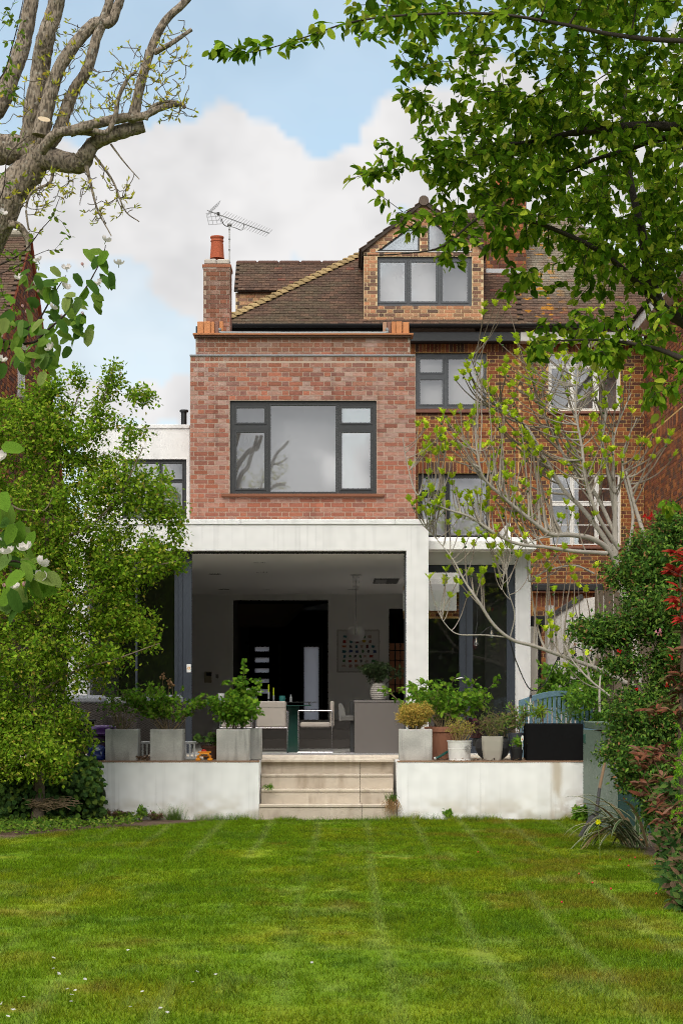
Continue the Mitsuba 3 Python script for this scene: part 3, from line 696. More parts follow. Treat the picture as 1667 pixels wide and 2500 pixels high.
for pl in (tl, tr_):
    inn = pl.buffer(-.032, join_style=2)
    k = M().prism(pl.difference(inn), DD2 + .03, DD2 + .10, (.035, .038, .042)).put('gable_window', 'paint', dorm)
    v = [(x, DD2 + .06, z) for x, z in list(inn.exterior.coords)[:-1]]
    M().add(v, [[0, q, q + 1] for q in range(1, len(v) - 1)]).put('pane', 'pane', k)
    M().prism(pl.buffer(.03, join_style=2), DD2 + .2, DD2 + .22, (.36, .38, .42)).put('blind', 'matt', k)  # sheet added behind the gable pane to set its brightness
    x0, z0, x1, z1 = pl.bounds
    M().box(x0 - .02, x1 + .01, DD2 - .02, DD2 + .02, z0 - .025, z0, (.45, .45, .44), .004).put('sill', 'paint', k)
ap = np.array([wx(1034, DD2), wz(488, DD2)]); 
drf = thing(dorm + '__dormer_roof')
for sg, ex_ in ((-1, 880), (1, 1188)):
    ev = np.array([wx(ex_, DD2), wz(609, DD2)]); dv = ap - ev; n_ = int(np.linalg.norm(dv) / .1); du = unit(dv); nn = np.array([-du[1], du[0]]) * (-sg if sg > 0 else 1)
    if nn[1] < 0: nn = -nn
    M().prism(Polygon([ev, ap, ap - nn * .06, ev - nn * .06]), DD2 - .07, 43.3, (.07, .055, .045)).put('slope', 'matt', drf)
    tm = M()
    for q in range(n_ + 1):
        a0 = ev + du * (q * .1 - .02)
        tq = Polygon([a0 + nn * .028, a0 + du * .15 + nn * .008, a0 + du * .15 - nn * .004, a0 + nn * .012])
        for w in range(18): tm.prism(tq, DD2 - .09 + w * .165 + (q % 2) * .08, DD2 + .07 + w * .165 + (q % 2) * .08, np.array([.15, .105, .08]) * R(.6, 1.2))
    tm.put('tiling', 'matt', drf, kind='stuff')
M().tube([[ap[0], DD2 - .1, ap[1] - .02], [ap[0], 43.2, ap[1] - .02]], .1, (.13, .10, .08), 10).put('ridge', 'matt', drf)

# chimney on the corner of the bay, with its pot
ch = thing(house + '__chimney'); DC = 33.15
x0, x1 = wx(497.5, DC), wx(560.5, DC)
def stack(parent, x0, x1, y0, y1, z0, z1, mat, mort, nparts=0, **k):
    brick_wall(parent, sbox(x0, z0, x1, z1), y0, mat, mort, nparts, ((x0 + x1) / 2, y0, (z0 + z1) / 2) if nparts else None, y1 - y0, **k)
    sidew = M(); b = courses(sbox(y0 + .01, z0, y1, z1), k.get('course', .075), .225, 0)
    for s, xx in ((1, x1), (-1, x0)):
        ctr = np.stack([np.full(len(b), xx), b[:, 0], b[:, 1]], 1); half = np.stack([np.full(len(b), .009), b[:, 2], b[:, 3]], 1)
        boxes(sidew, ctr, half, R(0, 1, (len(b), 2)), None, range(6))
    sidew.put('brickwork', mat, parent, kind='stuff')
stack(ch, x0, x1, DC, DC + .5, wz(815, DC), wz(652, DC), 'brick_red', MR, 90, course=.0748)
M().box(x0 - .025, x1 + .025, DC - .025, DC + .525, wz(652, DC), wz(644.5, DC), (.30, .12, .07), .006).box(x0 - .012, x1 + .012, DC - .012, DC + .51, wz(654.5, DC), wz(652, DC) - .001, (.5, .42, .36)).put('oversailing_course', 'matt', ch)
M().box(x0 + .005, (x0 + x1) / 2 - .003, DC, DC + .5, wz(644, DC), wz(630, DC), (.47, .42, .38), .02).box((x0 + x1) / 2 + .003, x1 - .005, DC, DC + .5, wz(644, DC), wz(630.5, DC), (.50, .45, .40), .02).put('capping', 'matt', ch)
pz = wz(630, DC + .25); pq = (wz(576, DC + .25) - pz) / 54.0
pot = [(17.6, 0), (17.2, 3), (14.6, 40), (16.2, 41.5), (16.2, 43), (14.8, 44.5), (14.6, 47), (16.6, 50), (16.8, 52.5), (15.4, 54), (12, 54), (11.5, 46), (11, 20)]
M().lathe([(r * pq, z * pq) for r, z in pot], (wx(530, DC + .25), DC + .25, pz), (.40, .105, .055), 28).put('chimney_pot', 'matt', ch)
# second chimney, on the party wall
c2 = thing(house + '__chimney'); DC2 = 41.9
stack(c2, wx(1188, DC2), wx(1284, DC2), DC2, DC2 + .7, 9.5, wz(473, DC2), 'brick_brown', (.20, .15, .10), 40)
M().box(wx(1184, DC2), wx(1288, DC2), DC2 - .05, DC2 + .75, wz(473, DC2), wz(459, DC2), (.22, .19, .13), .03).put('capping', 'matt', c2)
M().box(wx(1186, DC2), wx(1276, DC2), DC2 - .05, DC2 + .03, wz(668, DC2), wz(656, DC2), (.42, .43, .45), .006).put('lead_flashing', 'paint', c2)
for X in (1211, 1250):
    M().lathe([(r * .0085, z * .0085) for r, z in [(15, 0), (13, 30), (14.5, 32), (14.5, 36), (12, 36), (11, 20)]], (wx(X, DC2 + .3), DC2 + .3, wz(459, DC2)), (.48, .14, .07), 22).put('chimney_pot', 'matt', c2)

# white rendered block on the left, with its window and flue
D3 = 33.4
blk = rect(205, 463, 1046, 1300, D3).difference(rect(298, 455, 1120, 1266, D3))
M().prism(blk, D3, D3 + .3, WH).put('side_block', 'render', house)
M().box(wx(203, D3), wx(463, D3), D3 - .03, D3 + .4, wz(1045.5, D3), wz(1036, D3), (.70, .68, .66), .008).put('side_block_coping', 'render', house)
M().box(wx(205, D3), wx(205, D3) + .2, D3 + .3, 40, 4, wz(1046, D3), WH).put('side_block_wall', 'render', house)
window(house, D3, (298, 455, 1120, 1268), [(307, 388, 1130, 1262), (396, 444, 1130, 1168), (396, 444, 1177, 1262)], DARK, 4, blind=(.30, .31, .32))
M().lathe([(.047, 0), (.047, .20), (.05, .2), (.05, .215), (.072, .218), (.072, .245), (.06, .255), (.001, .26)], (wx(449, 34.2), 34.2, wz(1037, 34.2)), (.022, .024, .026), 20).put('flue', 'paint', house, label='short dark metal flue on the flat roof beside the brick bay')

# ------------------------------------------------------------------ attached neighbour on the right, and the house on the left
nb = thing('neighbouring_house', 'attached brown brick house behind the bare tree with white framed windows', 'house')
nw = sbox(wx(RX1, DREAR), 2.5, wx(RX2, DREAR), wz(830, DREAR))
w3, w4 = (1338, 1514, 861, 1003), (1342, 1515, 1156, 1333)
X1_ = wx(RX1, DREAR); X2_ = wx(RX2, DREAR)
brick_wall(nb, nw.difference(rect(*w3, DREAR)).difference(rect(*w4, DREAR)), DREAR, 'brick_brown', MB_, 90, (wx(1300, DREAR), DREAR, wz(1080, DREAR)),   .3, j=.0145, holder='rear_wall',
           soldiers=[(X1_, wz(860, DREAR), X2_, wz(833, DREAR)), (X1_, wz(1155, DREAR), X2_, wz(1127, DREAR))])
WHT = (.70, .70, .68)
g3 = [(1344, 1390, 866, 888), (1400, 1450, 866, 888), (1460, 1508, 866, 888), (1346, 1388, 898, 996), (1402, 1448, 898, 996), (1462, 1506, 898, 996)]
window(nb, DREAR, w3, g3, WHT, 3, .05, blind=(.28, .29, .30), gap=.3)
g4 = [(1348, 1392, 1162, 1222), (1402, 1452, 1162, 1222), (1462, 1509, 1162, 1222), (1348, 1392, 1234, 1327), (1402, 1452, 1234, 1327), (1462, 1509, 1234, 1327)]
window(nb, DREAR, w4, g4, WHT, 3, .05, blind=(.07, .075, .08), gap=.3, bars=[(g[0], g[1], (g[2] * .5 + g[3] * .5) - 1, (g[2] + g[3]) / 2 + 1) for g in g4])
for w in (w3, w4): M().box(wx(w[0] - 3, DREAR), wx(w[1] + 3, DREAR), DREAR - .06, DREAR + .08, wz(w[3] + 7, DREAR), wz(w[3] + .5, DREAR), (.20, .09, .06), .008).put('window_sill', 'paint', nb)
M().box(wx(1267, DREAR), 5.9, DREAR - .32, DREAR, wz(832, DREAR - .32), wz(809, DREAR - .32), (.55, .53, .49), .01).put('fascia', 'paint', nb)
nr = tiles(nb, EO, [1, 0, 0], SV, full.intersection(sbox(xm - xs0, -1, 20, 9)), nparts=0)
# wing that comes towards the garden
frW = np.array([[0, 1, 0, 0], [-1, 0, 0, 0], [0, 0, 1, 0], [0, 0, 0, 1]], float); XW = X2_
brick_wall(nb, sbox(-40.5, .5, -29.5, 8.9), XW, 'brick_brown', MB_, 0, None, .3, frW, soldiers=[(-40.2, 6.5, -34, 6.72)], holder='wing_wall', j=.0145)
M().box(XW - .3, XW + .1, 29.3, 40.2, 8.72, 8.95, (.62, .60, .57), .01).put('fascia', 'paint', nb)
tiles(nb, [XW - .35, 40.1, 8.95], [0, -1, 0], [.77, 0, .64], sbox(0, 0, 10.5, 3.2), holder='wing_roof')
# lean-to, gutter, downpipe and white boundary extension behind the bench
lt = thing(nb + '__lean_to'); DL = 36.0
brick_wall(lt, sbox(wx(1300, DL), .5, wx(1500, DL), wz(1446, DL)), DL, 'brick_brown', MB_, 0, soldiers=[(wx(1300, DL), wz(1482, DL), wx(1500, DL), wz(1447, DL))])
M().box(wx(1296, DL), wx(1470, DL), DL - .2, DL, wz(1444, DL), wz(1426, DL), (.02, .02, .021), .02).put('gutter', 'paint', lt)
M().box(wx(1330, DL), wx(1352, DL), DL - .03, DL + .02, wz(1520, DL), wz(1478, DL), (.55, .55, .53)).put('window', 'paint', lt)
D4 = 33.5
M().prism(Polygon([(wx(a, D4), wz(b, D4)) for a, b in ((1336, 1850), (1336, 1516), (1420, 1462), (1560, 1440), (1560, 1850))]), D4, D4 + .3, (.62, .60, .57)).put('rendered_wall', 'matt', lt)
M().prism(Polygon([(wx(a, D4), wz(b, D4)) for a, b in ((1332, 1518), (1332, 1506), (1420, 1450), (1424, 1460))]), D4 - .04, D4 + .4, (.05, .05, .052)).put('wall_capping', 'paint', lt)
M().box(wx(1303, D2), wx(1341, D2), D2 + .45, D2 + .75, wz(1526, D2), wz(1500, D2), (.014, .014, .015), .02).put('rain_hopper', 'paint', lt)
M().tube([[wx(1324, D2), D2 + .6, wz(1520, D2)], [wx(1324, D2), D2 + .6, .8]], .042, (.013, .013, .014), 12).put('downpipe', 'paint', lt)
M().box(wx(1300, D2), wx(1319, D2), D2 + .4, D2 + .8, TZ, wz(1527, D2), (.56, .53, .47)).put('pier', 'matt', lt)

lh = thing('detached_house', 'brown brick house at left with steep tiled gable roof', 'house')
XG, YP, ZP = wx(70, 37.6), 37.6, wz(585, 37.6)
frL = np.array([[0, -1, 0, 0], [1, 0, 0, 0], [0, 0, 1, 0], [0, 0, 0, 1]], float)
gp = Polygon([(31, 2), (31, ZP - .76 * 6.6), (YP, ZP), (43, ZP - .95 * 5.4), (43, 2)])
wpoly = sbox(36.25, 7.02, 36.98, 7.75)
brick_wall(lh, gp.difference(wpoly), -XG, 'brick_brown', (.40, .30, .20), 0, None, .25, frL, holder='gable_wall')
M().box(XG - .12, XG + .03, 36.25, 36.3, 7.02, 7.75, WHT).box(XG - .12, XG + .03, 36.93, 36.98, 7.02, 7.75, WHT).box(XG - .12, XG + .03, 36.3, 36.93, 7.02, 7.08, WHT).box(XG - .12, XG + .03, 36.3, 36.93, 7.69, 7.75, WHT).box(XG - .1, XG + .01, 36.58, 36.62, 7.08, 7.69, WHT).put('window', 'paint', lh)
M().box(XG - .14, XG - .13, 36.25, 36.98, 7.02, 7.75, (.35, .37, .4)).put('window_blind', 'matt', lh)
M().box(XG - .02, XG + .12, 36.15, 37.1, 6.93, 7.02, (.55, .53, .5), .01).put('window_sill', 'paint', lh)
S3 = unit([0, 1, .76])
lr = tiles(lh, [XG - 5.0, 31, ZP - .76 * 6.6 + .1], [1, 0, 0], S3, sbox(3.0, 2.0, 5.03, 6.6 * 1.256), nparts=0)
M().add([[XG - 5, YP, ZP], [XG, YP, ZP], [XG, 43, ZP - .95 * 5.4], [XG - 5, 43, ZP - .95 * 5.4]], [[0, 1, 2, 3]], (.1, .06, .04)).put('far_slope', 'matt', lr)
vg = M()
for (a, b, s) in ((31, YP, .76), (43, YP, .95)):
    za = ZP - s * abs(YP - a); vg.tube([[XG + .02, a, za + .02], [XG + .02, b, ZP + .02]], .05, (.30, .085, .045), 6)
vg.put('verge', 'matt', lr)
rt_ = M()
for k in range(12): rt_.box(XG - 5 + k * .42, XG - 5 + k * .42 + .41, YP - .13, YP + .13, ZP + .03, ZP + .17, np.array([.30, .27, .22]) * R(.8, 1.15), .05)
rt_.put('ridge', 'matt', lr)

# television aerial
ta = thing('television_aerial', 'grey television aerial with grid reflector on a mast beside the chimney', 'aerial'); DA = 33.4
A = lambda X, Y, d=0: np.array([wx(X, DA), DA + d, wz(Y, DA)])
GA = (.30, .31, .32)
M().tube([A(560, 665), A(560, 548)], .014, (.55, .56, .57), 8).put('mast', 'paint', ta)
for y in (560, 583, 609, 640): M().tube([A(560, y + 1), A(560, y - 1)], .018, (.05, .05, .05), 8).put('mast_band', 'paint', ta)
bm = M().tube([A(508, 521, -.25), A(656, 558, .3)], .0075, GA, 6)
bm.put('boom', 'paint', ta)
el = M()
for t in np.linspace(.24, .99, 19):
    c = A(508, 521, -.25) * (1 - t) + A(656, 558, .3) * t; dv = np.array([.085, -.10, .055]) * (1.0 - .25 * t)
    el.tube([c - dv, c + dv], .0035, GA, 4)
el.put('element', 'paint', ta)
gr_ = M()
c0 = A(516, 523, -.22)
for sgn in (1, -1):
    b0 = A(520, 522, -.2); e0 = A(541 if sgn > 0 else 513, 499 if sgn > 0 else 558, -.3); e1 = A(514 if sgn > 0 else 541, 510 if sgn > 0 else 545, .0)
    P = lambda s, t: b0 + (e0 - b0) * t * .5 + (e1 - b0) * t * .5 + (e0 - e1) * (s - .5)
    for s in np.linspace(0, 1, 4): gr_.tube([P(s, .1), P(s, 1)], .0035, GA, 4)
    for t in np.linspace(.1, 1, 4): gr_.tube([P(0, t), P(1, t)], .0035, GA, 4)
gr_.put('reflector', 'paint', ta)
br = M().tube(spline([A(541, 534, -.05), A(545, 545, 0), A(553, 551, 0), A(560, 551, 0)], 4), .008, (.12, .12, .12), 6).tube(spline([A(560, 551, 0), A(575, 555, 0), A(588, 557, .1), A(594, 551, .1), A(594, 543, .1)], 4), .007, GA, 6)
br.put('bracket', 'paint', ta); br = M()
br.box(wx(531, DA), wx(538, DA), DA - .2, DA - .12, wz(530, DA), wz(523, DA), (.06, .06, .06), .01).put('balun_box', 'paint', ta); br = M()
br.box(wx(555, DA), wx(566, DA), DA - .03, DA + .03, wz(550, DA), wz(545, DA), (.2, .2, .2), .005)
br.put('clamp', 'paint', ta)

# ------------------------------------------------------------------ terrace, garden walls, steps
ter = thing('terrace', 'raised paved terrace in front of the open doors', None, kind='structure')
M().box(-7, 7.5, 28.14, DD - .05, -.2, TZ - .032, (.3, .28, .25)).box(-7, wx(632, 27.3) - .02, 27.5, 28.14, -.2, TZ - .032, (.3, .28, .25)).box(wx(968, 27.3) + .02, 7.5, 27.5, 28.14, -.2, TZ - .032, (.3, .28, .25)).put('base', 'matt', ter)
for k, (ya, yb) in enumerate(((28.0, 28.6), (28.605, 29.2), (29.205, 29.8), (29.805, 30.45))):
    for q in range(-6, 5):
        xa = q * .9 + (k % 2) * .45
        if ya < 28.1: xa0, xb0 = max(xa, wx(637, 28)), min(xa + .896, wx(960, 28))
        else: xa0, xb0 = xa, xa + .896
        if xb0 - xa0 > .1: M().box(xa0, xb0, ya - (.02 if k == 0 else 0), yb, TZ - .03, TZ + R(-.001, .001), (.4, .4, .4), .004, (R(0, 1), R(.4, 1))).put('paving_slab', 'slab', ter)
gw = thing('garden_wall', 'white rendered retaining wall left of the steps with grey cube planters on top', 'wall')
def wallbox(par, x0, x1, endx):
    p = sbox(x0, -.1, x1, TZ - .012)
    vs = M(); nxx = max(2, int((x1 - x0) / .05)); 
    xs = np.linspace(x0, x1, nxx); zs = np.linspace(-.1, TZ - .012, 16)
    Xg, Zg = np.meshgrid(xs, zs); bump = (meshkit.fbm(np.stack([Xg * 5, Zg * 5, Xg * 0], -1), 3, 21) - .5) * .012
    Yg = DW + bump * (Xg > x0 + .01) * (Xg < x1 - .01)
    i, j = np.meshgrid(np.arange(15), np.arange(nxx - 1), indexing='ij'); a = i * nxx + j
    vs.add(np.stack([Xg, Yg, Zg], -1).reshape(-1, 3), np.stack([a, a + 1, a + nxx + 1, a + nxx], -1).reshape(-1, 4))
    vs.box(x0, x1, DW, DW + .24, -.1, TZ - .012, faces=(1, 2, 3, 4))
    vs.box(endx - .12, endx + .12, DW + .24, 28.7, -.1, TZ - .012)
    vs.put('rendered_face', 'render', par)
    M().box(x0, x1 + .0, DW - .012, DW + .25, TZ - .012, TZ + .002, (.22, .13, .085), .003).put('top_edge', 'matt', par)
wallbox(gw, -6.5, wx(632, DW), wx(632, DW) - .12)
gw2 = thing('garden_wall', 'white rendered retaining wall right of the steps stained brown at its right end', 'wall')
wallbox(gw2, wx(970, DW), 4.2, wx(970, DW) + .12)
sp = thing('garden_steps', 'flight of pale stone steps from lawn to terrace between two white walls', 'steps')
for k in range(4):
    y = DW - .03 + .27 * k; z0, z1 = TZ / 4 * k, TZ / 4 * (k + 1)
    xa, xb, xc = (wx(632.5, y), wx(883, y), wx(968, y)) if k == 0 else (wx(637, y), wx(879, y), wx(960, y))
    for (u0, u1) in ((xa, xb - .003), (xb + .003, xc)):
        uv = (R(0, 1), R(.3, 1))
        M().box(u0, u1, y, y + .03, z0 - (.1 if k == 0 else 0), z1 - .0375, uv=uv, b=.003).put('riser_slab', 'slab', sp)
        if k < 3: M().box(u0, u1, y - .016, y + .30, z1 - .034, z1, uv=(R(0, 1), R(.3, 1)), b=.005).put('tread_slab', 'slab', sp)
        else: M().box(u0, u1, y - .016, 27.975, z1 - .034, z1, uv=(R(0, 1), R(.3, 1)), b=.005).put('tread_slab', 'slab', sp)
    M().box(xa, xc, y + .034, 28.14, z0, z1 - .04, (.16, .14, .12)).put('step_core', 'matt', sp)
# ------------------------------------------------------------------ things on the terrace
def hollow(x0, x1, y0, y1, z0, z1, t, dep, b=.006):
    o = manifold3d.Manifold.hull_points(np.vstack([CORN * (np.array([x1 - x0, y1 - y0, z1 - z0]) / 2 - b * (1 - np.eye(3)[k])) for k in range(3)]).tolist()).translate([(x0 + x1) / 2, (y0 + y1) / 2, (z0 + z1) / 2])
    i = manifold3d.Manifold.cube([x1 - x0 - 2 * t, y1 - y0 - 2 * t, dep + .1]).translate([x0 + t, y0 + t, z1 - dep])
    m = (o - i).to_mesh(); return trimesh.Trimesh(m.vert_properties[:, :3], m.tri_verts, process=False)


SOIL = (.035, .024, .017)
PLANT = {}
for key, X0, X1, D, lab in (('a', 256.5, 335.6, 27.5, 'grey cube planter at the left end holding twiggy half bare shrub'), ('b', 366, 445.5, 27.5, 'grey cube planter in front of white crate with wide leafy shrub'),
                            ('c', 528, 608, 27.48, 'grey cube planter beside orange toy with tall bright leafy shrub'), ('d', 556, 637, 28.02, 'grey cube planter tucked behind another planter beside the steps'),
                            ('e', 975, 1055, 27.5, 'grey cube planter right of the steps with golden yellow bush')):
    x0, x1 = wx(X0, D), wx(X1, D); h = .425
    p = thing('cube_planter', lab, 'planter')
    M().mesh(hollow(x0, x1, D, D + (x1 - x0), TZ, TZ + h, .03, .05), (.3, .3, .3), True).put('box', 'granite', p)
    M().box(x0 + .03, x1 - .03, D + .03, D + x1 - x0 - .03, TZ + h - .06, TZ + h - .03, SOIL).put('soil', 'matt', p)
    PLANT[key] = np.array([(x0 + x1) / 2, D + .22, TZ + h - .03])


def pot(name, lab, X, D, r, prof, col, mat='matt', cat='plant pot', soil=True, n=32, sx=1, z=TZ):
    """prof: (radius, height) in metres"""
    p = thing(name, lab, cat); c = (wx(X, D), D + r, z)
    M().lathe(prof, c, col, n).put('body', mat, p)
    if soil: M().lathe([(.001, prof[-1][1]), (prof[-1][0], prof[-1][1])], c, SOIL, n).put('soil', 'matt', p)
    return np.array([c[0], c[1], z + prof[-1][1]]), p


def tp(rb, rt, h, rim=.0, rh=.03, t=.015): return [(.001, .002), (rb, 0), (rt, h - rh - .002), (rt + rim, h - rh), (rt + rim * 1.1, h), (rt - t + rim * .5, h), (rt - t, h - .035)]


TC = (.34, .125, .06)
P_tl, _ = pot('terracotta_pot', 'small terracotta pot with arching strap leaved plant above the ivy', 129, 27.75, .1, tp(.075, .10, .165, .008), (.36, .13, .05))
P_tc, k = pot('terracotta_pot', 'large weathered terracotta pot behind white round pot and golden bush', 1078, 28.0, .19, tp(.15, .205, .45, .022, .07), (.33, .15, .095))
P_wh, kw = pot('white_pot', 'round white pot with a circular crest and dry stems', 1123, 27.45, .16, [(.001, .002), (.148, 0), (.150, .012), (.145, .02), (.153, .155), (.158, .158), (.158, .163), (.154, .166), (.160, .255), (.170, .258), (.170, .272), (.153, .272), (.150, .24)], (.66, .65, .62), 'paint')
cr = M()
ec = np.array([wx(1141.5, 27.45), 27.45 + .16 - .147, wz(1827, 27.45)])
for rr, tt in ((.036, .0035), (.028, .002)):
    a = np.linspace(0, 2 * np.pi, 25); cr.tube(ec + np.stack([np.cos(a) * rr, np.abs(np.cos(a)) * 0 + np.cos(a) * .012, np.sin(a) * rr], 1), tt, (.22, .22, .21), 5, False)
for q in (-1, 0, 1): cr.tube([ec + [q * .010, -.002, -.014], ec + [q * .014, -.002, .014]], .003, (.24, .24, .23), 5)
cr.tube([ec + [-.016, -.002, -.014], ec + [.016, .006, -.014]], .003, (.24, .24, .23), 5)
cr.put('crest', 'paint', kw)
P_sl, _ = pot('slate_pot', 'tall dark slate coloured pot behind small black pot with upright shoots', 1261, 27.75, .10, tp(.075, .105, .37, .004, .02), (.060, .066, .082), 'paint')
P_bk, kb = pot('black_pot', 'small black plastic pot with a seedling and white plant tag', 1263, 27.42, .085, tp(.062, .082, .185, .006, .03), (.012, .012, .013), 'paint')
tg = M().lathe([(.001, 0), (.017, 0), (.017, .003), (.001, .003)], c=(.7, .7, .66), n=20, sy=2.6); i0 = len(tg.V)
tg.lathe([(.001, .0), (.008, 0), (.008, .004), (.001, .004)], (0, -.012, 0), (.62, .20, .04), 12, sy=1.8)
tg.move(np.array([[1, .1, 0, wx(1275, 27.4)], [0, 0, -1, 27.43], [0, 1, 0, wz(1803, 27.43)], [0, 0, 0, 1]], float)); tg.box(wx(1275, 27.4) - .003, wx(1275, 27.4) + .003, 27.432, 27.436, TZ + .15, wz(1803, 27.43), (.6, .6, .58))
tg.put('plant_tag', 'paint', kb, label='white oval plant tag with an orange print')
P_rd, _ = pot('round_pot', 'dark round bellied pot half hidden behind the tapered stone pot', 1206, 27.8, .235, [(.001, .002), (.13, 0), (.2, .06), (.245, .16), (.235, .25), (.19, .30), (.2, .315), (.175, .315), (.17, .28)], (.060, .060, .062), 'paint', n=36)
# tapered square stone pot
st = thing('stone_pot', 'pale tapered stone pot with drainage hole and wispy stems', 'plant pot'); D = 27.42; cx = wx(1203.5, D)
def loft(m, secs, c, corner=.3):
    """rounded squares of half width w at height z"""
    n = 32; a = (np.arange(n) + .5) / n * 2 * np.pi; e = 2 / 5.0
    ring = np.stack([np.sign(np.cos(a)) * np.abs(np.cos(a)) ** e, np.sign(np.sin(a)) * np.abs(np.sin(a)) ** e], 1)
    for (w0, z0), (w1, z1) in zip(secs[:-1], secs[1:]):
        v = np.vstack([np.column_stack([ring * w0, np.full(n, z0)]), np.column_stack([ring * w1, np.full(n, z1)])]); j = np.arange(n)
        m.add(v, np.stack([j, (j + 1) % n, (j + 1) % n + n, j + n], -1), c)
    return m
loft(M(), [(.001, .002), (.105, 0), (.112, .01), (.134, .14), (.142, .27), (.141, .325), (.136, .33), (.125, .33), (.122, .28)], (.36, .335, .285)).move(np.array([[1, 0, 0, cx], [0, 1, 0, D + .14], [0, 0, 1, TZ], [0, 0, 0, 1]], float)).put('body', 'matt', st)
M().box(cx - .12, cx + .12, D + .02, D + .26, TZ + .28, TZ + .295, SOIL).put('soil', 'matt', st)
M().lathe([(.001, 0), (.011, 0)], c=(.01, .01, .01), n=14).move(np.array([[1, 0, 0, cx + .015], [0, 0, -1, D + .021], [0, 1, 0, TZ + .028], [0, 0, 0, 1]], float)).put('drainage_hole', 'matt', st)
P_st = np.array([cx, D + .14, TZ + .3])
tr = thing('black_trough', 'long black rectangular planter at the right end of the wall', 'planter'); D = 27.5
M().mesh(hollow(wx(1286, D), wx(1424, D), D, D + .5, TZ, TZ + .5, .025, .05, .012), (.006, .006, .0065), True).put('box', 'matt', tr)
M().box(wx(1286, D) + .03, wx(1424, D) - .03, D + .03, D + .47, TZ + .44, TZ + .47, SOIL).put('soil', 'matt', tr)
P_tr = np.array([wx(1315, D), D + .2, TZ + .47])
hs = thing('hose_end', 'dark green hose end lying between grey planter and white pot', 'hose')
hp = [at(1062, 1852, 27.5), at(1070, 1849, 27.5), at(1082, 1842, 27.6), at(1095, 1834, 27.75)]
M().tube(spline(hp, 4), .018, (.012, .075, .06), 8).put('hose', 'paint', hs); M().tube([hp[0] + [-.012, 0, -.006], hp[0] + [.01, 0, .006]], .022, (.45, .46, .44), 10).put('nozzle', 'paint', hs)

# rattan chairs with grey cushions
scene['rattan'] = pr(mikit.proc(lambda p, n, uv: mix((.022, .017, .014), (.10, .085, .075), smoothstep(-.2, .8, dr.sin(p.z * 260 + 3.14 * dr.floor((p.x + p.y) * 34)) * .8 + .2 * noise(p.x * 80, p.y * 80, p.z * 80)))), .6, .4)
def rattan_chair(lab, X, D, w, ang, top=.84, cush=.93):
    t = thing('rattan_chair', lab, 'armchair', 'rattan chairs on the terrace'); c = np.array([wx(X, D), D, TZ]); mv = lambda m: m.move(rotz(ang)).move(np.array([[1, 0, 0, c[0]], [0, 1, 0, c[1]], [0, 0, 1, c[2]], [0, 0, 0, 1]]))
    h = w / 2
    mv(M().box(-h, h, 0, .09, .05, top, b=.035)).put('backrest', 'rattan', t)
    for s in (-1, 1): mv(M().box(s * h - .0 if s < 0 else h - .10, -h + .10 if s < 0 else h, .092, .78, .05, .60, b=.03)).put('arm', 'rattan', t)
    mv(M().box(-h + .10, h - .10, .092, .76, .18, .32)).put('seat', 'rattan', t)
    mv(M().box(-h + .11, h - .11, .2, .76, .322, .45, (.24, .25, .27), .04)).put('seat_cushion', 'matt', t)
    mv(M().box(-h + .03, h - .03, -.02, .19, top - .05, cush, (.27, .28, .305), .045)).put('back_cushion', 'matt', t)
    for sx in (-h + .05, h - .05):
        for sy in (.05, .72): mv(M().box(sx - .02, sx + .02, sy - .02, sy + .02, 0, .06, (.03, .03, .03))).put('foot', 'paint', t)
rattan_chair('rattan garden chair with grey cushion behind black table at far left', 204, 29.3, .66, -14, .80, .885)
rattan_chair('rattan garden chair with pale cushion behind purple compost sacks', 290, 30.0, .62, 12, .78, .86)
rattan_chair('rattan garden chair with pale cushion behind the wide leafy shrub', 393, 28.75, .68, 4, .80, .89)
tb = thing('side_table', 'black square side table carrying a grey bucket', 'table'); D = 28.6
M().box(wx(158, D), wx(226, D), D, D + .4, TZ + .505, TZ + .545, (.012, .012, .013), .008).put('table_top', 'paint', tb)
for a in (162, 215):
    for b in (.03, .33): M().box(wx(a, D), wx(a, D) + .04, D + b, D + b + .04, TZ, TZ + .504, (.012, .012, .013)).put('leg', 'paint', tb)
M().box(wx(166, D), wx(213, D), D + .05, D + .33, TZ + .1, TZ + .46, (.014, .014, .014), .01).put('crate', 'paint', tb)
bk = thing('bucket', 'small grey bucket standing on the black side table', 'bucket')
M().lathe([(.001, 0), (.05, 0), (.062, .12), (.068, .12), (.068, .135), (.058, .135), (.05, .02)], (wx(196, 28.7), 28.8, TZ + .546), (.26, .27, .28), 20).put('body', 'paint', bk)


def sack(lab, X, D, z, sx, sy, sz, cols, ang=0, seed=0):
    t = thing('compost_sack', lab, 'sack'); s = trimesh.creation.icosphere(4); v = np.asarray(s.vertices)
    e = .55; q = np.sign(v) * np.abs(v) ** e; q = q / np.maximum(1, np.linalg.norm(q, axis=1, keepdims=True) * .8)
    q = q * [sx, sy, sz] * (1 + .16 * (meshkit.fbm(v * 2.5 + seed, 4, seed) - .5)[:, None] * 2)
    f = meshkit.fbm(v * 2.2 + seed * 3, 3, seed + 4); f = (f - f.min()) / np.ptp(f)
    idx = np.clip((f * len(cols)).astype(int), 0, len(cols) - 1)
    m = M(); m.add(q, s.faces, np.array(cols)[idx]); m.move(rotz(ang)).move(np.array([[1, 0, 0, wx(X, D)], [0, 1, 0, D], [0, 0, 1, z], [0, 0, 0, 1]])).put('plastic_skin', 'gloss', t)
PU = [(.09, .03, .16), (.13, .05, .22), (.16, .07, .26), (.55, .52, .56)]
sack('dark purple plastic compost sack at the bottom of the pile', 243, 28.0, TZ + .16, .17, .15, .165, [(.035, .015, .045), (.05, .02, .06), (.03, .02, .03)], 8, 2)
sack('purple and white plastic compost sack lying on top of the pile', 254, 28.0, TZ + .40, .17, .14, .075, PU, -12, 5)
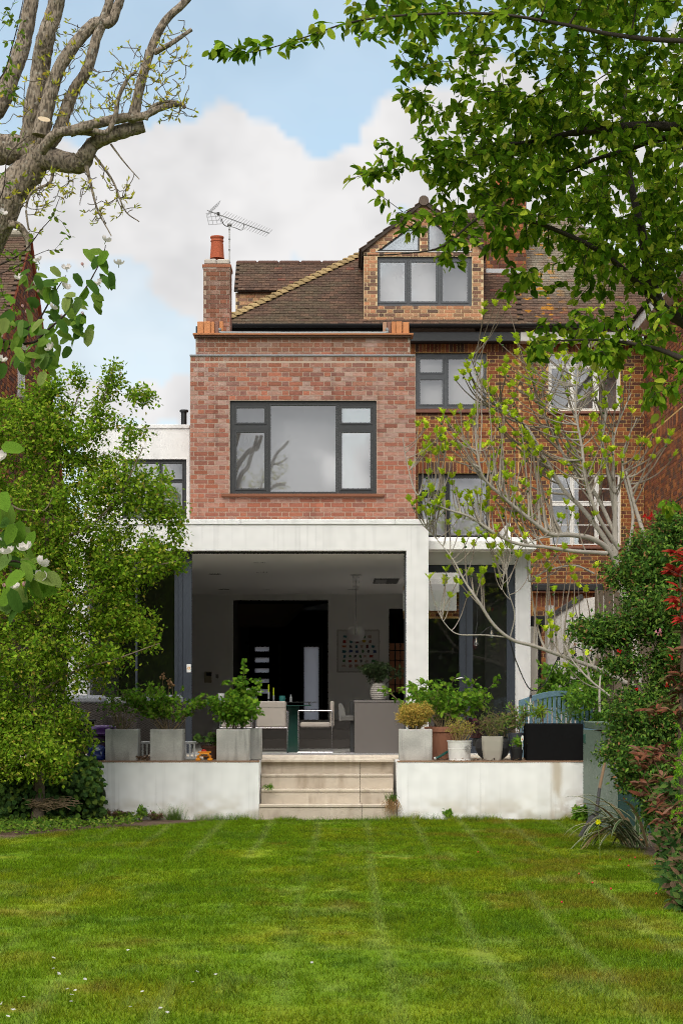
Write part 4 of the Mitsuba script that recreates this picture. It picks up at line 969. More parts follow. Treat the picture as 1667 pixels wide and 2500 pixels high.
sack('blue plastic sack with pale print slumped against the left planter', 236, 27.62, TZ + .105, .118, .09, .105, [(.012, .02, .12), (.018, .035, .20), (.02, .03, .17), (.45, .5, .6)], 10, 9)

wc = thing('white_crate', 'low white slatted crate standing behind the grey cube planters', 'crate'); D = 28.15
for z0, z1, nm in ((.215, .245, 'top_rail'), (.0, .03, 'bottom_rail')): M().box(wx(344, D), wx(479, D), D, D + .3, TZ + z0, TZ + z1, (.66, .66, .65), .004).put(nm, 'paint', wc)
for X in np.arange(346, 478, 10.5): M().box(wx(X, D), wx(X + 4.2, D), D + .005, D + .02, TZ + .031, TZ + .214, (.66, .66, .65)).put('slat', 'paint', wc)
ty = thing('toy_buggy', 'small orange plastic toy buggy on the wall top', 'toy'); D = 27.45; O = (.72, .27, .015); X = lambda q: wx(q, D)
M().box(X(486), X(511), D, D + .14, TZ + .06, TZ + .105, O, .012).put('body', 'gloss', ty)
for a, b in ((477, 489), (506, 518)):
    for y in (0, .12): M().box(X(a), X(b), D + y, D + y + .05, TZ, TZ + .035, O, .01).box(X(a) + .018, X(b) - .018, D + y + .01, D + y + .04, TZ + .036, TZ + .075, (.6, .2, .012), .006).put('wheel_guard', 'gloss', ty)
M().box(X(482), X(515), D + .03, D + .11, TZ + .106, TZ + .125, O, .008).put('top_bar', 'gloss', ty)
M().lathe([(.035, 0), (.033, .02), (.001, .032)], (X(497), D + .07, TZ + .126), (.5, .03, .015), 14).put('red_dome', 'gloss', ty)
M().box(X(490), X(507), D - .004, D + .002, TZ + .07, TZ + .09, (.03, .03, .03)).put('grille', 'paint', ty)
P_br, _ = pot('brown_pot', 'brown pot with broad leaved plant between orange toy and planter', 512, 28.0, .11, tp(.09, .115, .19, .008), (.09, .045, .03))

# bench
bn = thing('garden_bench', 'pale blue slatted wooden bench between black trough and bush', 'bench'); BL = (.16, .27, .34); D = 29.0
bx = lambda t: (np.array([wx(1268, D), D, TZ]) + np.array([.95, .55, 0]) * t * 1.3)
a_ = math.degrees(math.atan2(.55, .95)); L = 1.43
mvb = lambda m: m.move(rotz(a_)).move(np.array([[1, 0, 0, wx(1268, D)], [0, 1, 0, D], [0, 0, 1, TZ], [0, 0, 0, 1]], float))
xsn = np.linspace(0, L, 15); arch = lambda x: .735 + .14 * np.sin(np.pi * x / L)
v = []
for x in xsn: v += [[x, -.025, arch(x)], [x, .025, arch(x)], [x, .025, arch(x) + .075], [x, -.025, arch(x) + .075]]
f = [[4 * q + c, 4 * q + (c + 1) % 4, 4 * q + 4 + (c + 1) % 4, 4 * q + 4 + c] for q in range(14) for c in range(4)]
rl = M(); q = trimesh.Trimesh(np.array(v), np.vstack([np.array(f)[:, [0, 1, 2]], np.array(f)[:, [0, 2, 3]]]), process=False); rl.mesh(q, BL, True); mvb(rl).put('top_rail', 'paint', bn)
for x in np.arange(.09, L - .05, .082): mvb(M().box(x, x + .05, -.008, .008, .47, arch(x + .025) + .004, BL, .003)).put('back_slat', 'paint', bn)
mvb(M().box(.02, L - .02, -.02, .02, .40, .47, BL, .006)).put('lower_rail', 'paint', bn)
for y in (-.12, -.23, -.34, -.45): mvb(M().box(.02, L - .02, y, y + .09, .39, .41, BL, .004)).put('seat_slat', 'paint', bn)
for x in (0, L - .06):
    mvb(M().box(x, x + .06, -.03, .03, 0, .80, BL, .006)).put('back_leg', 'paint', bn); mvb(M().box(x, x + .06, -.47, -.41, 0, .62, BL, .006)).put('front_leg', 'paint', bn); mvb(M().box(x - .005, x + .065, -.50, -.031, .621, .65, BL, .008)).put('arm_rest', 'paint', bn)

# shed, spade
sh = thing('garden_store', 'low green metal garden store with flat lid at the right end of the wall', 'shed')
GM = (.125, .165, .135); SX = 3.19; SX1 = 4.3; S0, S1 = 24.5, 27.05  # side panel colour includes its grey-green reflection, paler than the front panel
xl = lambda y: SX + (27.05 - y) * .045
nst = 6
for k in range(nst):
    ya, yb = S0 + (S1 - S0) * k / nst, S0 + (S1 - S0) * (k + 1) / nst - .006
    M().add([[xl(ya), ya, 0], [xl(yb), yb, 0], [xl(yb), yb, 1.2], [xl(ya), ya, 1.2], [xl(ya) + .02, ya, 0], [xl(yb) + .02, yb, 0], [xl(yb) + .02, yb, 1.2], [xl(ya) + .02, ya, 1.2]], [[0, 1, 2, 3], [0, 4, 7, 3], [1, 5, 6, 2]], GM).put('side_panel', 'paint', sh, smooth=False)
M().box(xl(S0) + .03, SX1, S0 + .03, S1, 0, 1.19, (.02, .03, .025)).put('inner_box', 'matt', sh)
M().box(xl(S0), SX1, S0 - .01, S0 + .02, 0, 1.2, (.018, .05, .042), .004).put('front_panel', 'paint', sh)
M().box(xl(S0) - .09, SX1 + .1, S0 - .08, S1 + .06, 1.215, 1.31, (.085, .12, .095), .012).put('lid', 'paint', sh)
M().box(xl(26.5) - .03, xl(26.5) - .002, 26.85, 27.0, 1.02, 1.14, (.03, .085, .065), .006).put('latch', 'paint', sh)
sd2 = thing('spade', 'garden spade with dark blade and worn wooden shaft leaning on green store', 'spade')
t0 = ground(1421, 2046); p1 = at(1455, 1984, 24.0); p2 = at(1463, 1926, 24.25); p3 = at(1477, 1858, 24.55); p4 = at(1489, 1806, 24.8)
ax = unit(p1 - t0); sdv = unit(np.cross(ax, [1, .15, 0])); nn = np.cross(ax, sdv); sdv = unit(sdv * .62 + nn * .55); nn = np.cross(ax, sdv)
bl = M(); Lb = np.linalg.norm(p1 - t0); vv = []
for t in np.linspace(0, 1, 6):
    for w in np.linspace(-1, 1, 5): vv.append(t0 + ax * t * Lb + sdv * w * .085 * (.85 + .15 * t) + nn * (.018 * w * w - .02 * t))
ff = np.array([[r * 5 + c, r * 5 + c + 1, r * 5 + c + 6, r * 5 + c + 5] for r in range(5) for c in range(4)]); v2 = np.array(vv)
bl.add(np.vstack([v2, v2 + nn * .006]), np.vstack([ff, ff[:, ::-1] + 30]), (.045, .042, .04)); bl.tube([p1 + sdv * .075, p1 - sdv * .075], .006, (.06, .055, .05), 6)
bl.put('blade', 'paint', sd2)
M().tube(spline([p1 - ax * .05, p1 + ax * .04 + nn * .01, p2], 5), np.linspace(.024, .019, 11), (.05, .048, .046), 10).put('socket', 'paint', sd2)
M().tube([p2, p3, p4], .0185, (.23, .15, .09), 10).put('shaft', 'matt', sd2)
M().tube([p4 - sdv * .06, p4 + sdv * .06], .018, (.2, .13, .08), 8).put('grip', 'matt', sd2)

# festoon lights
fl = thing('festoon_lights', 'black festoon cable with clear bulbs hung from the bare tree', 'string lights'); D = 27.0
ca = lambda pts: M().tube(spline([at(X, Y, d) for X, Y, d in pts], 6), .007, (.012, .012, .012), 6).put('cable', 'paint', fl)
ca([(1164, 1474, 26.6), (1165, 1520, 26.6), (1162, 1556, 26.6), (1200, 1530, 26.7), (1244, 1562, 26.8)]); ca([(1244, 1562, 26.8), (1262, 1620, 26.9), (1295, 1684, 27), (1330, 1668, 27), (1362, 1607, 27), (1404, 1580, 27.1), (1443, 1600, 27.2), (1480, 1580, 27.2)])
for X, Y, d, dy in ((1162, 1558, 26.6, 0), (1200, 1538, 26.7, 0), (1295, 1704, 27, 18), (1363, 1612, 27, 0), (1404, 1602, 27.1, 20), (1443, 1612, 27.2, 8)):
    c = at(X, Y, d)
    b = thing(fl + '__lamp'); s_ = M().tube([c + [0, 0, .045], c + [0, 0, 0]], [.016, .021], (.014, .014, .014), 10)
    if dy: s_.tube([c + [0, 0, .045], c + [0, 0, .045 + dy * .0054]], .005, (.012, .012, .012), 5)
    s_.put('socket', 'paint', b)
    M().lathe([(.013, 0), (.016, -.02), (.026, -.05), (.03, -.07), (.024, -.09), (.001, -.10)], c, (.9, .9, .9), 14).put('bulb', 'glass', b)
    M().tube([c, c - [0, 0, .055]], .004, (.40, .24, .07), 5).put('filament', 'paint', b)

# fence posts of the right boundary
fe = thing('board_fence', 'weathered brown board fence behind the evergreen shrub', 'fence'); D = 29.6
for k in range(11): M().box(wx(1452, D) + k * .135, wx(1452, D) + k * .135 + .125, D + R(-.01, .01), D + .03, .5, wz(1440, D) + R(-.02, .02), np.array([.15, .115, .085]) * R(.75, 1.2)).put('board', 'matt', fe)

# ------------------------------------------------------------------ things in the kitchen
FLR = TZ
isl = thing('kitchen_island', 'grey brown kitchen island just inside the doors', 'kitchen island'); D = 31.0
M().box(wx(865, D), wx(1060, D), D, D + 1.0, FLR, FLR + .775, (.13, .115, .108), .004).put('front_panel', 'paint', isl)
M().box(wx(864, D), wx(1062, D), D - .01, D + 1.02, FLR + .777, FLR + .81, (.15, .135, .13), .004).put('worktop', 'paint', isl)
M().box(wx(855, D) , wx(864, D), D + .25, D + 1.0, FLR, FLR + .80, (.025, .025, .026)).put('side_panel', 'paint', isl)
vs_ = thing('ribbed_vase', 'pale ribbed vase standing on the kitchen island', 'vase'); D = 31.5; zt = FLR + .81
prf = [(.001, 0), (.075, 0)]
for k in range(8): prf += [(.085 + .04 * math.sin(math.pi * (k + .3) / 8), .012 + k * .030), (.10 + .042 * math.sin(math.pi * (k + .6) / 8), .024 + k * .030)]
prf += [(.085, .262), (.09, .27), (.075, .27), (.07, .2)]
M().lathe(prf, (wx(925, D), D + .15, zt), (.42, .39, .36), 28).put('body', 'matt', vs_); P_vs = np.array([wx(925, D), D + .15, zt + .24])
BE = (.36, .32, .285)
def chrome_chair(lab, X, D, ang, arms=True):
    t = thing('dining_chair', lab, 'chair', 'beige dining chairs with chrome frames'); mv = lambda m: m.move(rotz(ang)).move(np.array([[1, 0, 0, wx(X, D)], [0, 1, 0, D], [0, 0, 1, FLR], [0, 0, 0, 1]], float))
    mv(M().box(-.22, .22, -.22, .24, .40, .475, BE, .02)).put('seat', 'paint', t)
    mv(M().box(-.22, .22, .24, .30, .405, .80, BE, .018).box(-.222, .222, .302, .306, .70, .708, (.2, .18, .16))).put('backrest', 'paint', t)
    for s in (-1, 1):
        x = s * .238
        mv(M().tube([[x, .27, .02], [x, .27, .64], [x, .255, .655], [x, -.24, .655], [x, -.25, .64], [x, -.25, .02]], .011, n=8)).put('side_frame', 'chrome', t)
        mv(M().tube([[x, -.26, .012], [x, .28, .012]], .011, n=8)).put('runner', 'chrome', t)
    mv(M().tube([[-.238, .27, .395], [.238, .27, .395]], .01, n=8)).put('rear_bar', 'chrome', t)
chrome_chair('beige dining chair with its back to the garden at the glass table', 664, 31.05, 180)
chrome_chair('beige dining chair seen from the side facing the table end', 768, 31.45, -90)
chrome_chair('beige dining chair mostly hidden behind the tall leafy planter shrub', 578, 31.05, 180)
tbl = thing('dining_table', 'glass dining table inside the open doors', 'table'); y0, y1 = 31.5, 32.6
M().box(wx(515, 31.5), wx(758, 31.5), y0, y1, FLR + .722, FLR + .737, b=.004).put('glass_top', 'table_glass', tbl)
M().box(wx(640, 32), wx(772, 32), y0 + .15, y1 + .1, FLR + .775, FLR + .785, (.03, .03, .03), .003).put('extension_leaf', 'gloss', tbl)
for a, b in ((538, 566), (700, 730)): M().box(wx(a, 31.9), wx(b, 31.9), 31.8, 32.3, FLR, FLR + .72, b=.004).put('glass_leg', 'table_glass', tbl)
for a in (645, 700, 755): M().tube([[wx(a, 32), 32, FLR + .738], [wx(a, 32), 32, FLR + .774]], .012, n=8).put('spacer', 'chrome', tbl)
tz = FLR + .738; tz2 = FLR + .786
def tabl(name, lab, cat, X, y, prof, col, mat='paint', z=tz, **k): t = thing(name, lab, cat); M().lathe(prof, (wx(X, y), y, z), col, 18, **k).put('body', mat, t); return t
j = tabl('pitcher', 'white and blue pitcher on the dining table', 'jug', 540, 31.7, [(.001, 0), (.055, 0), (.055, .07), (.048, .09), (.048, .10), (.052, .145), (.05, .18), (.045, .18)], (.4, .4, .4), cols=[(.1, .16, .25)] * 2 + [(.16, .25, .36), (.5, .5, .5), (.6, .6, .6)] + [(.68, .68, .67)] * 3)
M().tube(spline([[wx(549, 31.7), 31.7, tz + .14], [wx(556, 31.7), 31.7, tz + .12], [wx(556, 31.7), 31.7, tz + .05], [wx(548, 31.7), 31.7, tz + .03]], 5), .006, (.25, .33, .42), 6).put('handle', 'paint', j)
for X, y, h, lab in ((563, 31.7, .10, 'yellow green candle in glass holder left of the planter shrub tip'), (656, 31.75, .165, 'yellow green candle in tall glass holder on the table'), (668, 31.85, .11, 'yellow green candle in short glass holder on the table')):
    t = thing('candle_holder', lab, 'candle'); c = np.array([wx(X, y), y, tz2 if X > 640 else tz])
    M().lathe([(.022, 0), (.022, .006), (.012, .02), (.018, h * .6), (.016, h)], c, n=14).put('holder', 'glass', t)
    M().lathe([(.02, 0), (.02, .012), (.011, .02), (.011, h - .01)], c, (.35, .36, .37), 12).put('stem', 'gloss', t)
    M().tube([c + [0, 0, h - .01], c + [0, 0, h + .11]], .0115, (.42, .52, .01), 10).put('candle', 'paint', t)
tabl('tumbler', 'teal glass tumbler near the right end of the table', 'glass', 689, 31.9, [(.001, 0), (.045, 0), (.052, .05), (.048, .095), (.045, .095), (.042, .01)], (.03, .16, .15), 'gloss', tz2)
tabl('tumbler', 'teal glass tumbler at the left end of the table', 'glass', 512, 31.7, [(.001, 0), (.042, 0), (.05, .05), (.046, .09), (.043, .09), (.04, .01)], (.03, .13, .12), 'gloss')
tabl('bottle', 'small glass bottle at the right of the teal tumbler', 'bottle', 710, 31.95, [(.001, 0), (.024, 0), (.024, .06), (.012, .085), (.01, .11), (.013, .115), (.001, .116)], (.25, .26, .27), 'gloss', tz2)
fv = tabl('flower_vase', 'glass vase of white flowers on the dining table', 'vase', 618, 31.9, [(.001, 0), (.06, 0), (.065, .14), (.061, .14)], (.18, .2, .19), 'gloss', tz)
fm = M()
for k in range(30):
    a, r = R(0, 6.28), .13 * math.sqrt(R(0, 1)); s = trimesh.creation.icosphere(2); v = np.asarray(s.vertices) * R(.026, .04)
    v *= (1 + .35 * (meshkit.noise(np.asarray(s.vertices) * 4 + k, k) - .5))[:, None]
    fm.add(v + [wx(618, 31.9) + math.cos(a) * r, 31.9 + math.sin(a) * r, tz + .19 + .05 * (1 - (r / .13) ** 2) + R(-.01, .01)], s.faces, np.array([.62, .60, .52]) * R(.85, 1.1))
fm.put('flower_heads', 'matt', fv, kind='stuff')
bs_ = thing('bar_stool', 'dark bar stool with low back beside the kitchen island', 'stool'); D = 31.15; X = lambda q: wx(q, D)
M().box(X(832), X(864), D, D + .38, wz(1760, D), wz(1747, D), (.10, .095, .09), .012).put('seat', 'paint', bs_)
v = [[X(828), wz(1760, D)], [X(840), wz(1760, D)], [X(845), wz(1750, D)], [X(838), wz(1722, D)], [X(831), wz(1716, D)], [X(826), wz(1720, D)]]
M().prism(Polygon(v), D + .02, D + .36, (.13, .125, .12)).put('backrest', 'paint', bs_)
M().tube([[X(859), D + .19, FLR + .01], [X(859), D + .19, wz(1760, D)]], .018, n=10).put('post', 'chrome', bs_); M().box(X(842), X(864), D + .05, D + .33, FLR, FLR + .015).put('base', 'chrome', bs_)
# framed picture of coloured tabs, a plain stand-in
pic = thing('framed_picture', 'white framed picture with rows of coloured marks on the far wall', 'picture'); D = DBK
px0, px1, pz0, pz1 = wx(822, D), wx(927, D), wz(1642, D), wz(1537, D)
fo = sbox(px0, pz0, px1, pz1); M().prism(fo.difference(fo.buffer(-.035, join_style=2)), D - .04, D - .001, (.5, .48, .46)).put('frame', 'paint', pic)
M().box(px0 + .03, px1 - .03, D - .02, D - .001, pz0 + .03, pz1 - .03, (.66, .65, .63)).put('mount', 'matt', pic)
PAL = [(.30, .02, .02), (.42, .09, .02), (.45, .28, .02), (.03, .14, .05), (.03, .07, .20), (.02, .12, .16), (.30, .16, .14), (.40, .28, .24), (.12, .02, .03), (.05, .05, .06)]
for r in range(7):
    mk = M(); xx = px0 + .11 + R(0, .04)
    while xx < px1 - .14:
        w = R(.045, .085); mk.box(xx, xx + w, D - .0225, D - .019, pz1 - .13 - r * .105 - R(.04, .06), pz1 - .13 - r * .105 + R(0, .012), PAL[rng.integers(len(PAL))]); xx += w + R(.05, .075)
    mk.put('mark_row', 'matt', pic, kind='stuff')
for X, Y, X2, D, z2, lab in ((864, 1414, 869, 37.6, 1529, 'nearest'), (869, 1424, 866, 39.0, 1531, 'middle'), (872, 1436, 868, 40.7, 1534, 'farthest')):
    t = thing('pendant_lamp', f'clear glass pendant lamp over the island, {lab} of three in a row', 'pendant lamp'); x = wx(869, D)
    zb = wz(1566, D); zt_ = zb + .30
    M().lathe([(.06, 0), (.06, .03), (.001, .03)], (x, D, CZ - .032), (.25, .23, .21), 16).put('ceiling_rose', 'steel', t)
    M().tube([[x, D, CZ - .03], [x, D, zt_]], .006, (.25, .24, .23), 5).put('flex', 'paint', t)
    loft(M(), [(.001, .29), (.12, .28), (.155, .24), (.165, .14), (.13, .03), (.05, 0)], (.8, .8, .8)).move(np.array([[1, 0, 0, x], [0, 1, 0, D], [0, 0, 1, zb], [0, 0, 0, 1]])).put('glass_shade', 'glass', t)
    M().lathe([(.001, .12), (.028, .11), (.03, .15), (.014, .2), (.014, .29)], (x, D, zb), (.5, .5, .5), 12).put('bulb', 'gloss', t)
for k in range(3): M().box(-2.0, 1.3, 34.2 + .35 * k, 36.4, FLR, FLR + .155 * (k + 1) - .002 * k, (.115, .10, .09), .004).put('inner_step', 'paint', room)
# ------------------------------------------------------------------ plants
def tmpl(kind):
    if kind == 'simple': return np.array([[0, 0, 0], [.42, .5, .10], [1, 0, -.12], [.42, -.5, .10]]), np.array([[0, 2, 1], [0, 3, 2]])
    xs, hw = {'big': ([0, .2, .48, .78, 1], [.0, .40, .5, .33, 0]), 'lance': ([0, .25, .55, .8, 1], [.02, .42, .5, .28, 0]), 'round': ([0, .18, .5, .82, 1], [.05, .44, .5, .38, 0])}[kind]
    v = [[x, 0, -.16 * x * x] for x in xs] + [[xs[k], s * hw[k], -.16 * xs[k] ** 2 + .16 * hw[k]] for s in (1, -1) for k in (1, 2, 3)]
    f = []
    for o in (5, 8):
        f += [[0, 1, o], [1, 2, o + 1], [1, o + 1, o], [2, 3, o + 2], [2, o + 2, o + 1], [3, 4, o + 2]]
    f = np.array(f); f[6:] = f[6:, ::-1]
    return np.array(v), f


FIG = (np.array([[0, 0, 0], [.35, .0, .0], [.28, .5, .12], [.62, .20, .08], [.72, .52, .16], [.80, .16, .04], [1, 0, .0]] + [[.28, -.5, .12], [.62, -.20, .08], [.72, -.52, .16], [.80, -.16, .04]], float),
       np.array([[0, 1, 2], [1, 3, 2], [1, 5, 3], [3, 5, 4], [1, 6, 5], [0, 7, 1], [1, 7, 8], [1, 8, 10], [8, 9, 10], [1, 10, 6]]))


class Leaves:
    def __init__(s): s.a = []

    def add(s, p, d, n, L, W, c):
        k = len(p); s.a.append((np.asarray(p, float), np.asarray(d, float), np.asarray(n, float), np.broadcast_to(L, (k,)), np.broadcast_to(W, (k,)), np.broadcast_to(c, (k, 3))))

    def build(s, m, kind):
        p, d, n, L, W, c = (np.concatenate([q[i] for q in s.a]) for i in range(6))
        d = unit(d); sd = unit(np.cross(n, d)); n = np.cross(d, sd)
        tv, tf = tmpl(kind) if isinstance(kind, str) else kind
        v = p[:, None] + (tv[None, :, :1] * L[:, None, None]) * d[:, None] + (tv[None, :, 1:2] * W[:, None, None]) * sd[:, None] + (tv[None, :, 2:] * L[:, None, None]) * n[:, None]
        k = len(tv)
        f = (tf[None] + (np.arange(len(p)) * k)[:, None, None]).reshape(-1, 3)
        sh = np.where(tv[:, 1] == 0, .92, 1.04)[None, :, None]
        return m.add(v.reshape(-1, 3), f, (c[:, None] * sh).reshape(-1, 3))


def pick(cols, n, var=.25):
    cols = np.asarray(cols, float); c = cols[rng.integers(len(cols), size=n)]
    return np.minimum(c * LEAFK, .8) * R(1 - var, 1 + var, (n, 1)) * R(.92, 1.08, (n, 3))


def blobpts(blobs, n):
    """points in ellipsoids (X, Y, D, rx, ry in pixels, rd in metres)"""
    b = np.asarray(blobs, float); w = b[:, 3] * b[:, 4] * (b[:, 6] if b.shape[1] > 6 else 1); i = rng.choice(len(b), n, p=w / w.sum())
    u = unit(rng.normal(size=(n, 3))) * R(0, 1, (n, 1)) ** .42
    q = b[i]; D = q[:, 2] + u[:, 2] * q[:, 5]
    X, Y = q[:, 0] + u[:, 0] * q[:, 3], q[:, 1] + u[:, 1] * q[:, 4]
    return np.stack([(X - CX) * q[:, 2] / FOC, D, ZC + (CY - Y) * q[:, 2] / FOC], 1)


def grow(m, nodes, rad, targets, col, leaf=None, rk=.010, rtip=.0025, sag=.08, wob=.12, step=.09, sides=4, tipcol=None, maxr=.6, main=False):
    """branches from the nearest node of the tree so far to each target; leaf(points, tangents) dresses them"""
    nodes, rad = [np.asarray(nodes, float)], [np.asarray(rad, float)]
    N, Rr = nodes[0], rad[0]
    root = N[0]
    buf = np.empty((len(N) + 40 * len(targets), 3)); bufr = np.empty(len(buf)); k = len(N); buf[:k] = N; bufr[:k] = Rr
    tg = targets[np.argsort(np.min(np.linalg.norm(targets[:, None] - N[None, ::max(1, len(N) // 200)], axis=2), axis=1))]
    for t in tg:
        kk = len(N) if main else k
        dd = np.linalg.norm((buf[:kk] - t) * ([1.9, 1.5, 1] if main else [1, 1, 1]), axis=1); i = int(np.argmin(dd + R(0, .06, kk) + (main * (np.where(buf[:kk, 2] > t[2] - .25, 1.2, 0) + R(0, .5, kk))))); p0 = buf[i]; L = dd[i]
        L = np.linalg.norm(p0 - t)
        if L < .03: continue
        n = max(3, int(L / step) + 2); s = np.linspace(0, 1, n)[:, None]
        off = unit(rng.normal(size=3)) * wob * L; lift = np.array([0, 0, sag * L])
        pts = p0 + (t - p0) * s + (off + lift) * (s * (1 - s) * 2.2) + rng.normal(0, .012 * L, (n, 3)) * (s * (1.001 - s))
        r0 = min(bufr[i] * maxr, L * rk + .003); r = np.linspace(max(r0, rtip), rtip, n)
        c = np.asarray(col) if tipcol is None else np.asarray(col) * (1 - s) + np.asarray(tipcol) * s
        m.tube(pts, r, c * R(.85, 1.15), sides, False)
        e = min(n - 1, len(buf) - k); buf[k:k + e] = pts[1:1 + e]; bufr[k:k + e] = r[1:1 + e]; k += e
        if leaf: leaf(pts, np.gradient(pts, axis=0), L)
    return buf[:k]


def dress(lv, per, L, W, cols, start=.15, droop=.25, up=(0, 0, 1), flat=.6, tipcols=None, mn=2, jit=0):
    """a callback for grow: leaves along a twig, more where it is long"""
    def fn(p, t, ln):
        n = max(mn, int(per * max(ln, .12)) + 1); s = R(start, 1.0, n); s[-1] = 1.0
        x = s * (len(p) - 1); i = np.minimum(x.astype(int), len(p) - 2); q = p[i] + (p[i + 1] - p[i]) * (x - i)[:, None]
        td = unit(t[i]); d = unit(td * .55 + unit(rng.normal(size=(n, 3))) * .8 - np.array([0, 0, droop]))
        nn = unit(np.asarray(up) * flat + rng.normal(size=(n, 3)) * .5)
        c = pick(cols, n)
        if tipcols is not None: k = s > .86; c[k] = pick(tipcols, int(k.sum())) if k.any() else c[k]
        q = q + rng.normal(0, 1, (n, 3)) * jit; ll = R(.7, 1.15, n) * L * np.where(s > .92, .75, 1); lv.add(q, d, nn, ll, ll * W * R(.85, 1.15, n), c)
    return fn


def guide(pts, r, n=6):
    """pts of (X, Y, D) and radii in metres -> smooth points and radii"""
    p = np.array([at(*q) for q in pts]); s = spline(np.column_stack([p, np.interp(np.linspace(0, 1, len(p)), np.linspace(0, 1, len(r)), r)]), n)
    return s[:, :3], s[:, 3]


G1, G2, G3, G4 = (.075, .145, .012), (.12, .195, .016), (.045, .095, .010), (.19, .24, .022)

# overhanging tree at the top right
tt = thing('overhanging_tree', 'leafy green tree whose branches hang in from the top right corner', 'tree')
wood = M(); nodes, rads = [], []
DK = (.045, .036, .030)
for pts, r in (([(1760, 850, 10), (1667, 782, 10), (1610, 745, 10), (1578, 638, 10), (1566, 560, 10), (1546, 479, 10.1), (1525, 372, 10.2), (1520, 300, 10.3), (1530, 160, 10.4)], [.055, .042, .028, .022, .016]),
               ([(1760, 300, 9.2), (1668, 308, 9.3), (1560, 306, 9.4), (1472, 314, 9.4), (1392, 324, 9.5), (1313, 342, 9.6), (1230, 350, 9.8)], [.034, .030, .026, .016, .008]),
               ([(1720, 320, 9.6), (1594, 340, 9.7), (1525, 367, 9.8), (1460, 385, 9.9), (1380, 420, 10)], [.03, .022, .014, .008]),
               ([(1610, 745, 10), (1552, 686, 9.8), (1472, 617, 9.6), (1366, 564, 9.5), (1280, 535, 9.4), (1180, 525, 9.3), (1080, 600, 9.2), (985, 618, 9.1), (885, 622, 9.0)], [.026, .018, .011, .006, .003]),
               ([(1740, 100, 8.2), (1600, 95, 8.2), (1480, 80, 8.2), (1366, 56, 8.2), (1201, 32, 8.1), (994, 35, 8.0), (855, 53, 7.9), (760, 84, 7.9), (650, 118, 7.9), (585, 126, 7.9), (521, 106, 7.9)], [.016, .012, .008, .005, .003, .002]),
               ([(1760, 900, 9.0), (1680, 880, 9.1), (1600, 850, 9.2), (1480, 830, 9.3), (1360, 830, 9.4)], [.03, .018, .01, .004]),
               ([(1750, 1180, 9.4), (1690, 1200, 9.4), (1640, 1230, 9.4)], [.012, .008, .004])):
    p, r = guide(pts, r); r = r * .74; wood.tube(p, r, DK, 7); nodes.append(p); rads.append(r)
blobs = [(1540, 110, 9.4, 220, 150, .9), (1300, 110, 9.2, 200, 110, .8), (1080, 75, 8.8, 150, 62, .6), (960, 40, 8.3, 110, 40, .4), (1320, 290, 9.6, 210, 110, .8), (1120, 250, 9.4, 140, 80, .6), (1010, 175, 9.0, 60, 45, .4), (1090, 380, 9.5, 130, 50, .5),
         (940, 395, 9.3, 80, 32, .4), (880, 425, 9.2, 50, 18, .3), (1200, 440, 9.6, 160, 80, .6), (1520, 400, 9.8, 200, 140, .9), (1370, 500, 9.6, 200, 90, .7), (1090, 530, 9.4, 90, 40, .4), (985, 545, 9.3, 40, 30, .3), (1190, 570, 9.4, 110, 60, .4), (1100, 610, 9.3, 70, 24, .3),
         (1440, 660, 9.8, 150, 70, .6), (1610, 620, 9.8, 90, 120, .7), (1590, 800, 9.4, 110, 100, .6), (1400, 800, 9.5, 90, 50, .4), (1310, 850, 9.4, 34, 42, .2), (1470, 870, 9.4, 60, 40, .3), (1640, 930, 9.3, 60, 70, .4), (1560, 990, 9.3, 70, 30, .2), (1640, 1245, 9.4, 45, 26, .2), (1260, 690, 9.5, 60, 40, .3), (1650, 330, 9.2, 60, 260, .6)]
lv = Leaves(); A1 = [(.062, .122, .008), (.090, .165, .010), (.045, .095, .008), (.13, .195, .014)]
fn = dress(lv, 24, .054, .54, A1, .1, .45, (-.2, -.5, .8), .8, [(.23, .29, .025), (.17, .25, .02), (.20, .23, .03)], mn=9, jit=.012)
grow(wood, np.vstack(nodes), np.concatenate(rads), blobpts(blobs + [(1560, 260, 11.2, 150, 120, .5), (1500, 520, 11.2, 210, 180, .7), (1320, 330, 11, 160, 130, .5), (1600, 560, 10.8, 90, 160, .5)] + [(1500, -150, 9.2, 300, 150, .9), (1200, -180, 9.0, 260, 120, .8), (1850, 250, 9.4, 150, 330, .9), (1500, -60, 8.3, 260, 90, .5), (1800, 700, 9.5, 120, 200, .7)], 2350), DK, fn, rk=.009, rtip=.0016, sag=.05, wob=.12, step=.05, sides=4)
for p in nodes[4:5]:
    for t in np.arange(.40, 1.001, .028):
        k = int(t * (len(p) - 1)); q = p[max(0, k - 1):k + 1]
        for e in range(1): fn(np.array([p[k], p[k] + unit(rng.normal(size=3)) * [1, .6, .5] * .05]), np.array([[-1, 0, .1], [-1, 0, .1]]), .1)
wood.put('trunk', 'bark', tt)
lv.build(M(), 'big').put('crown', 'leaf', tt)

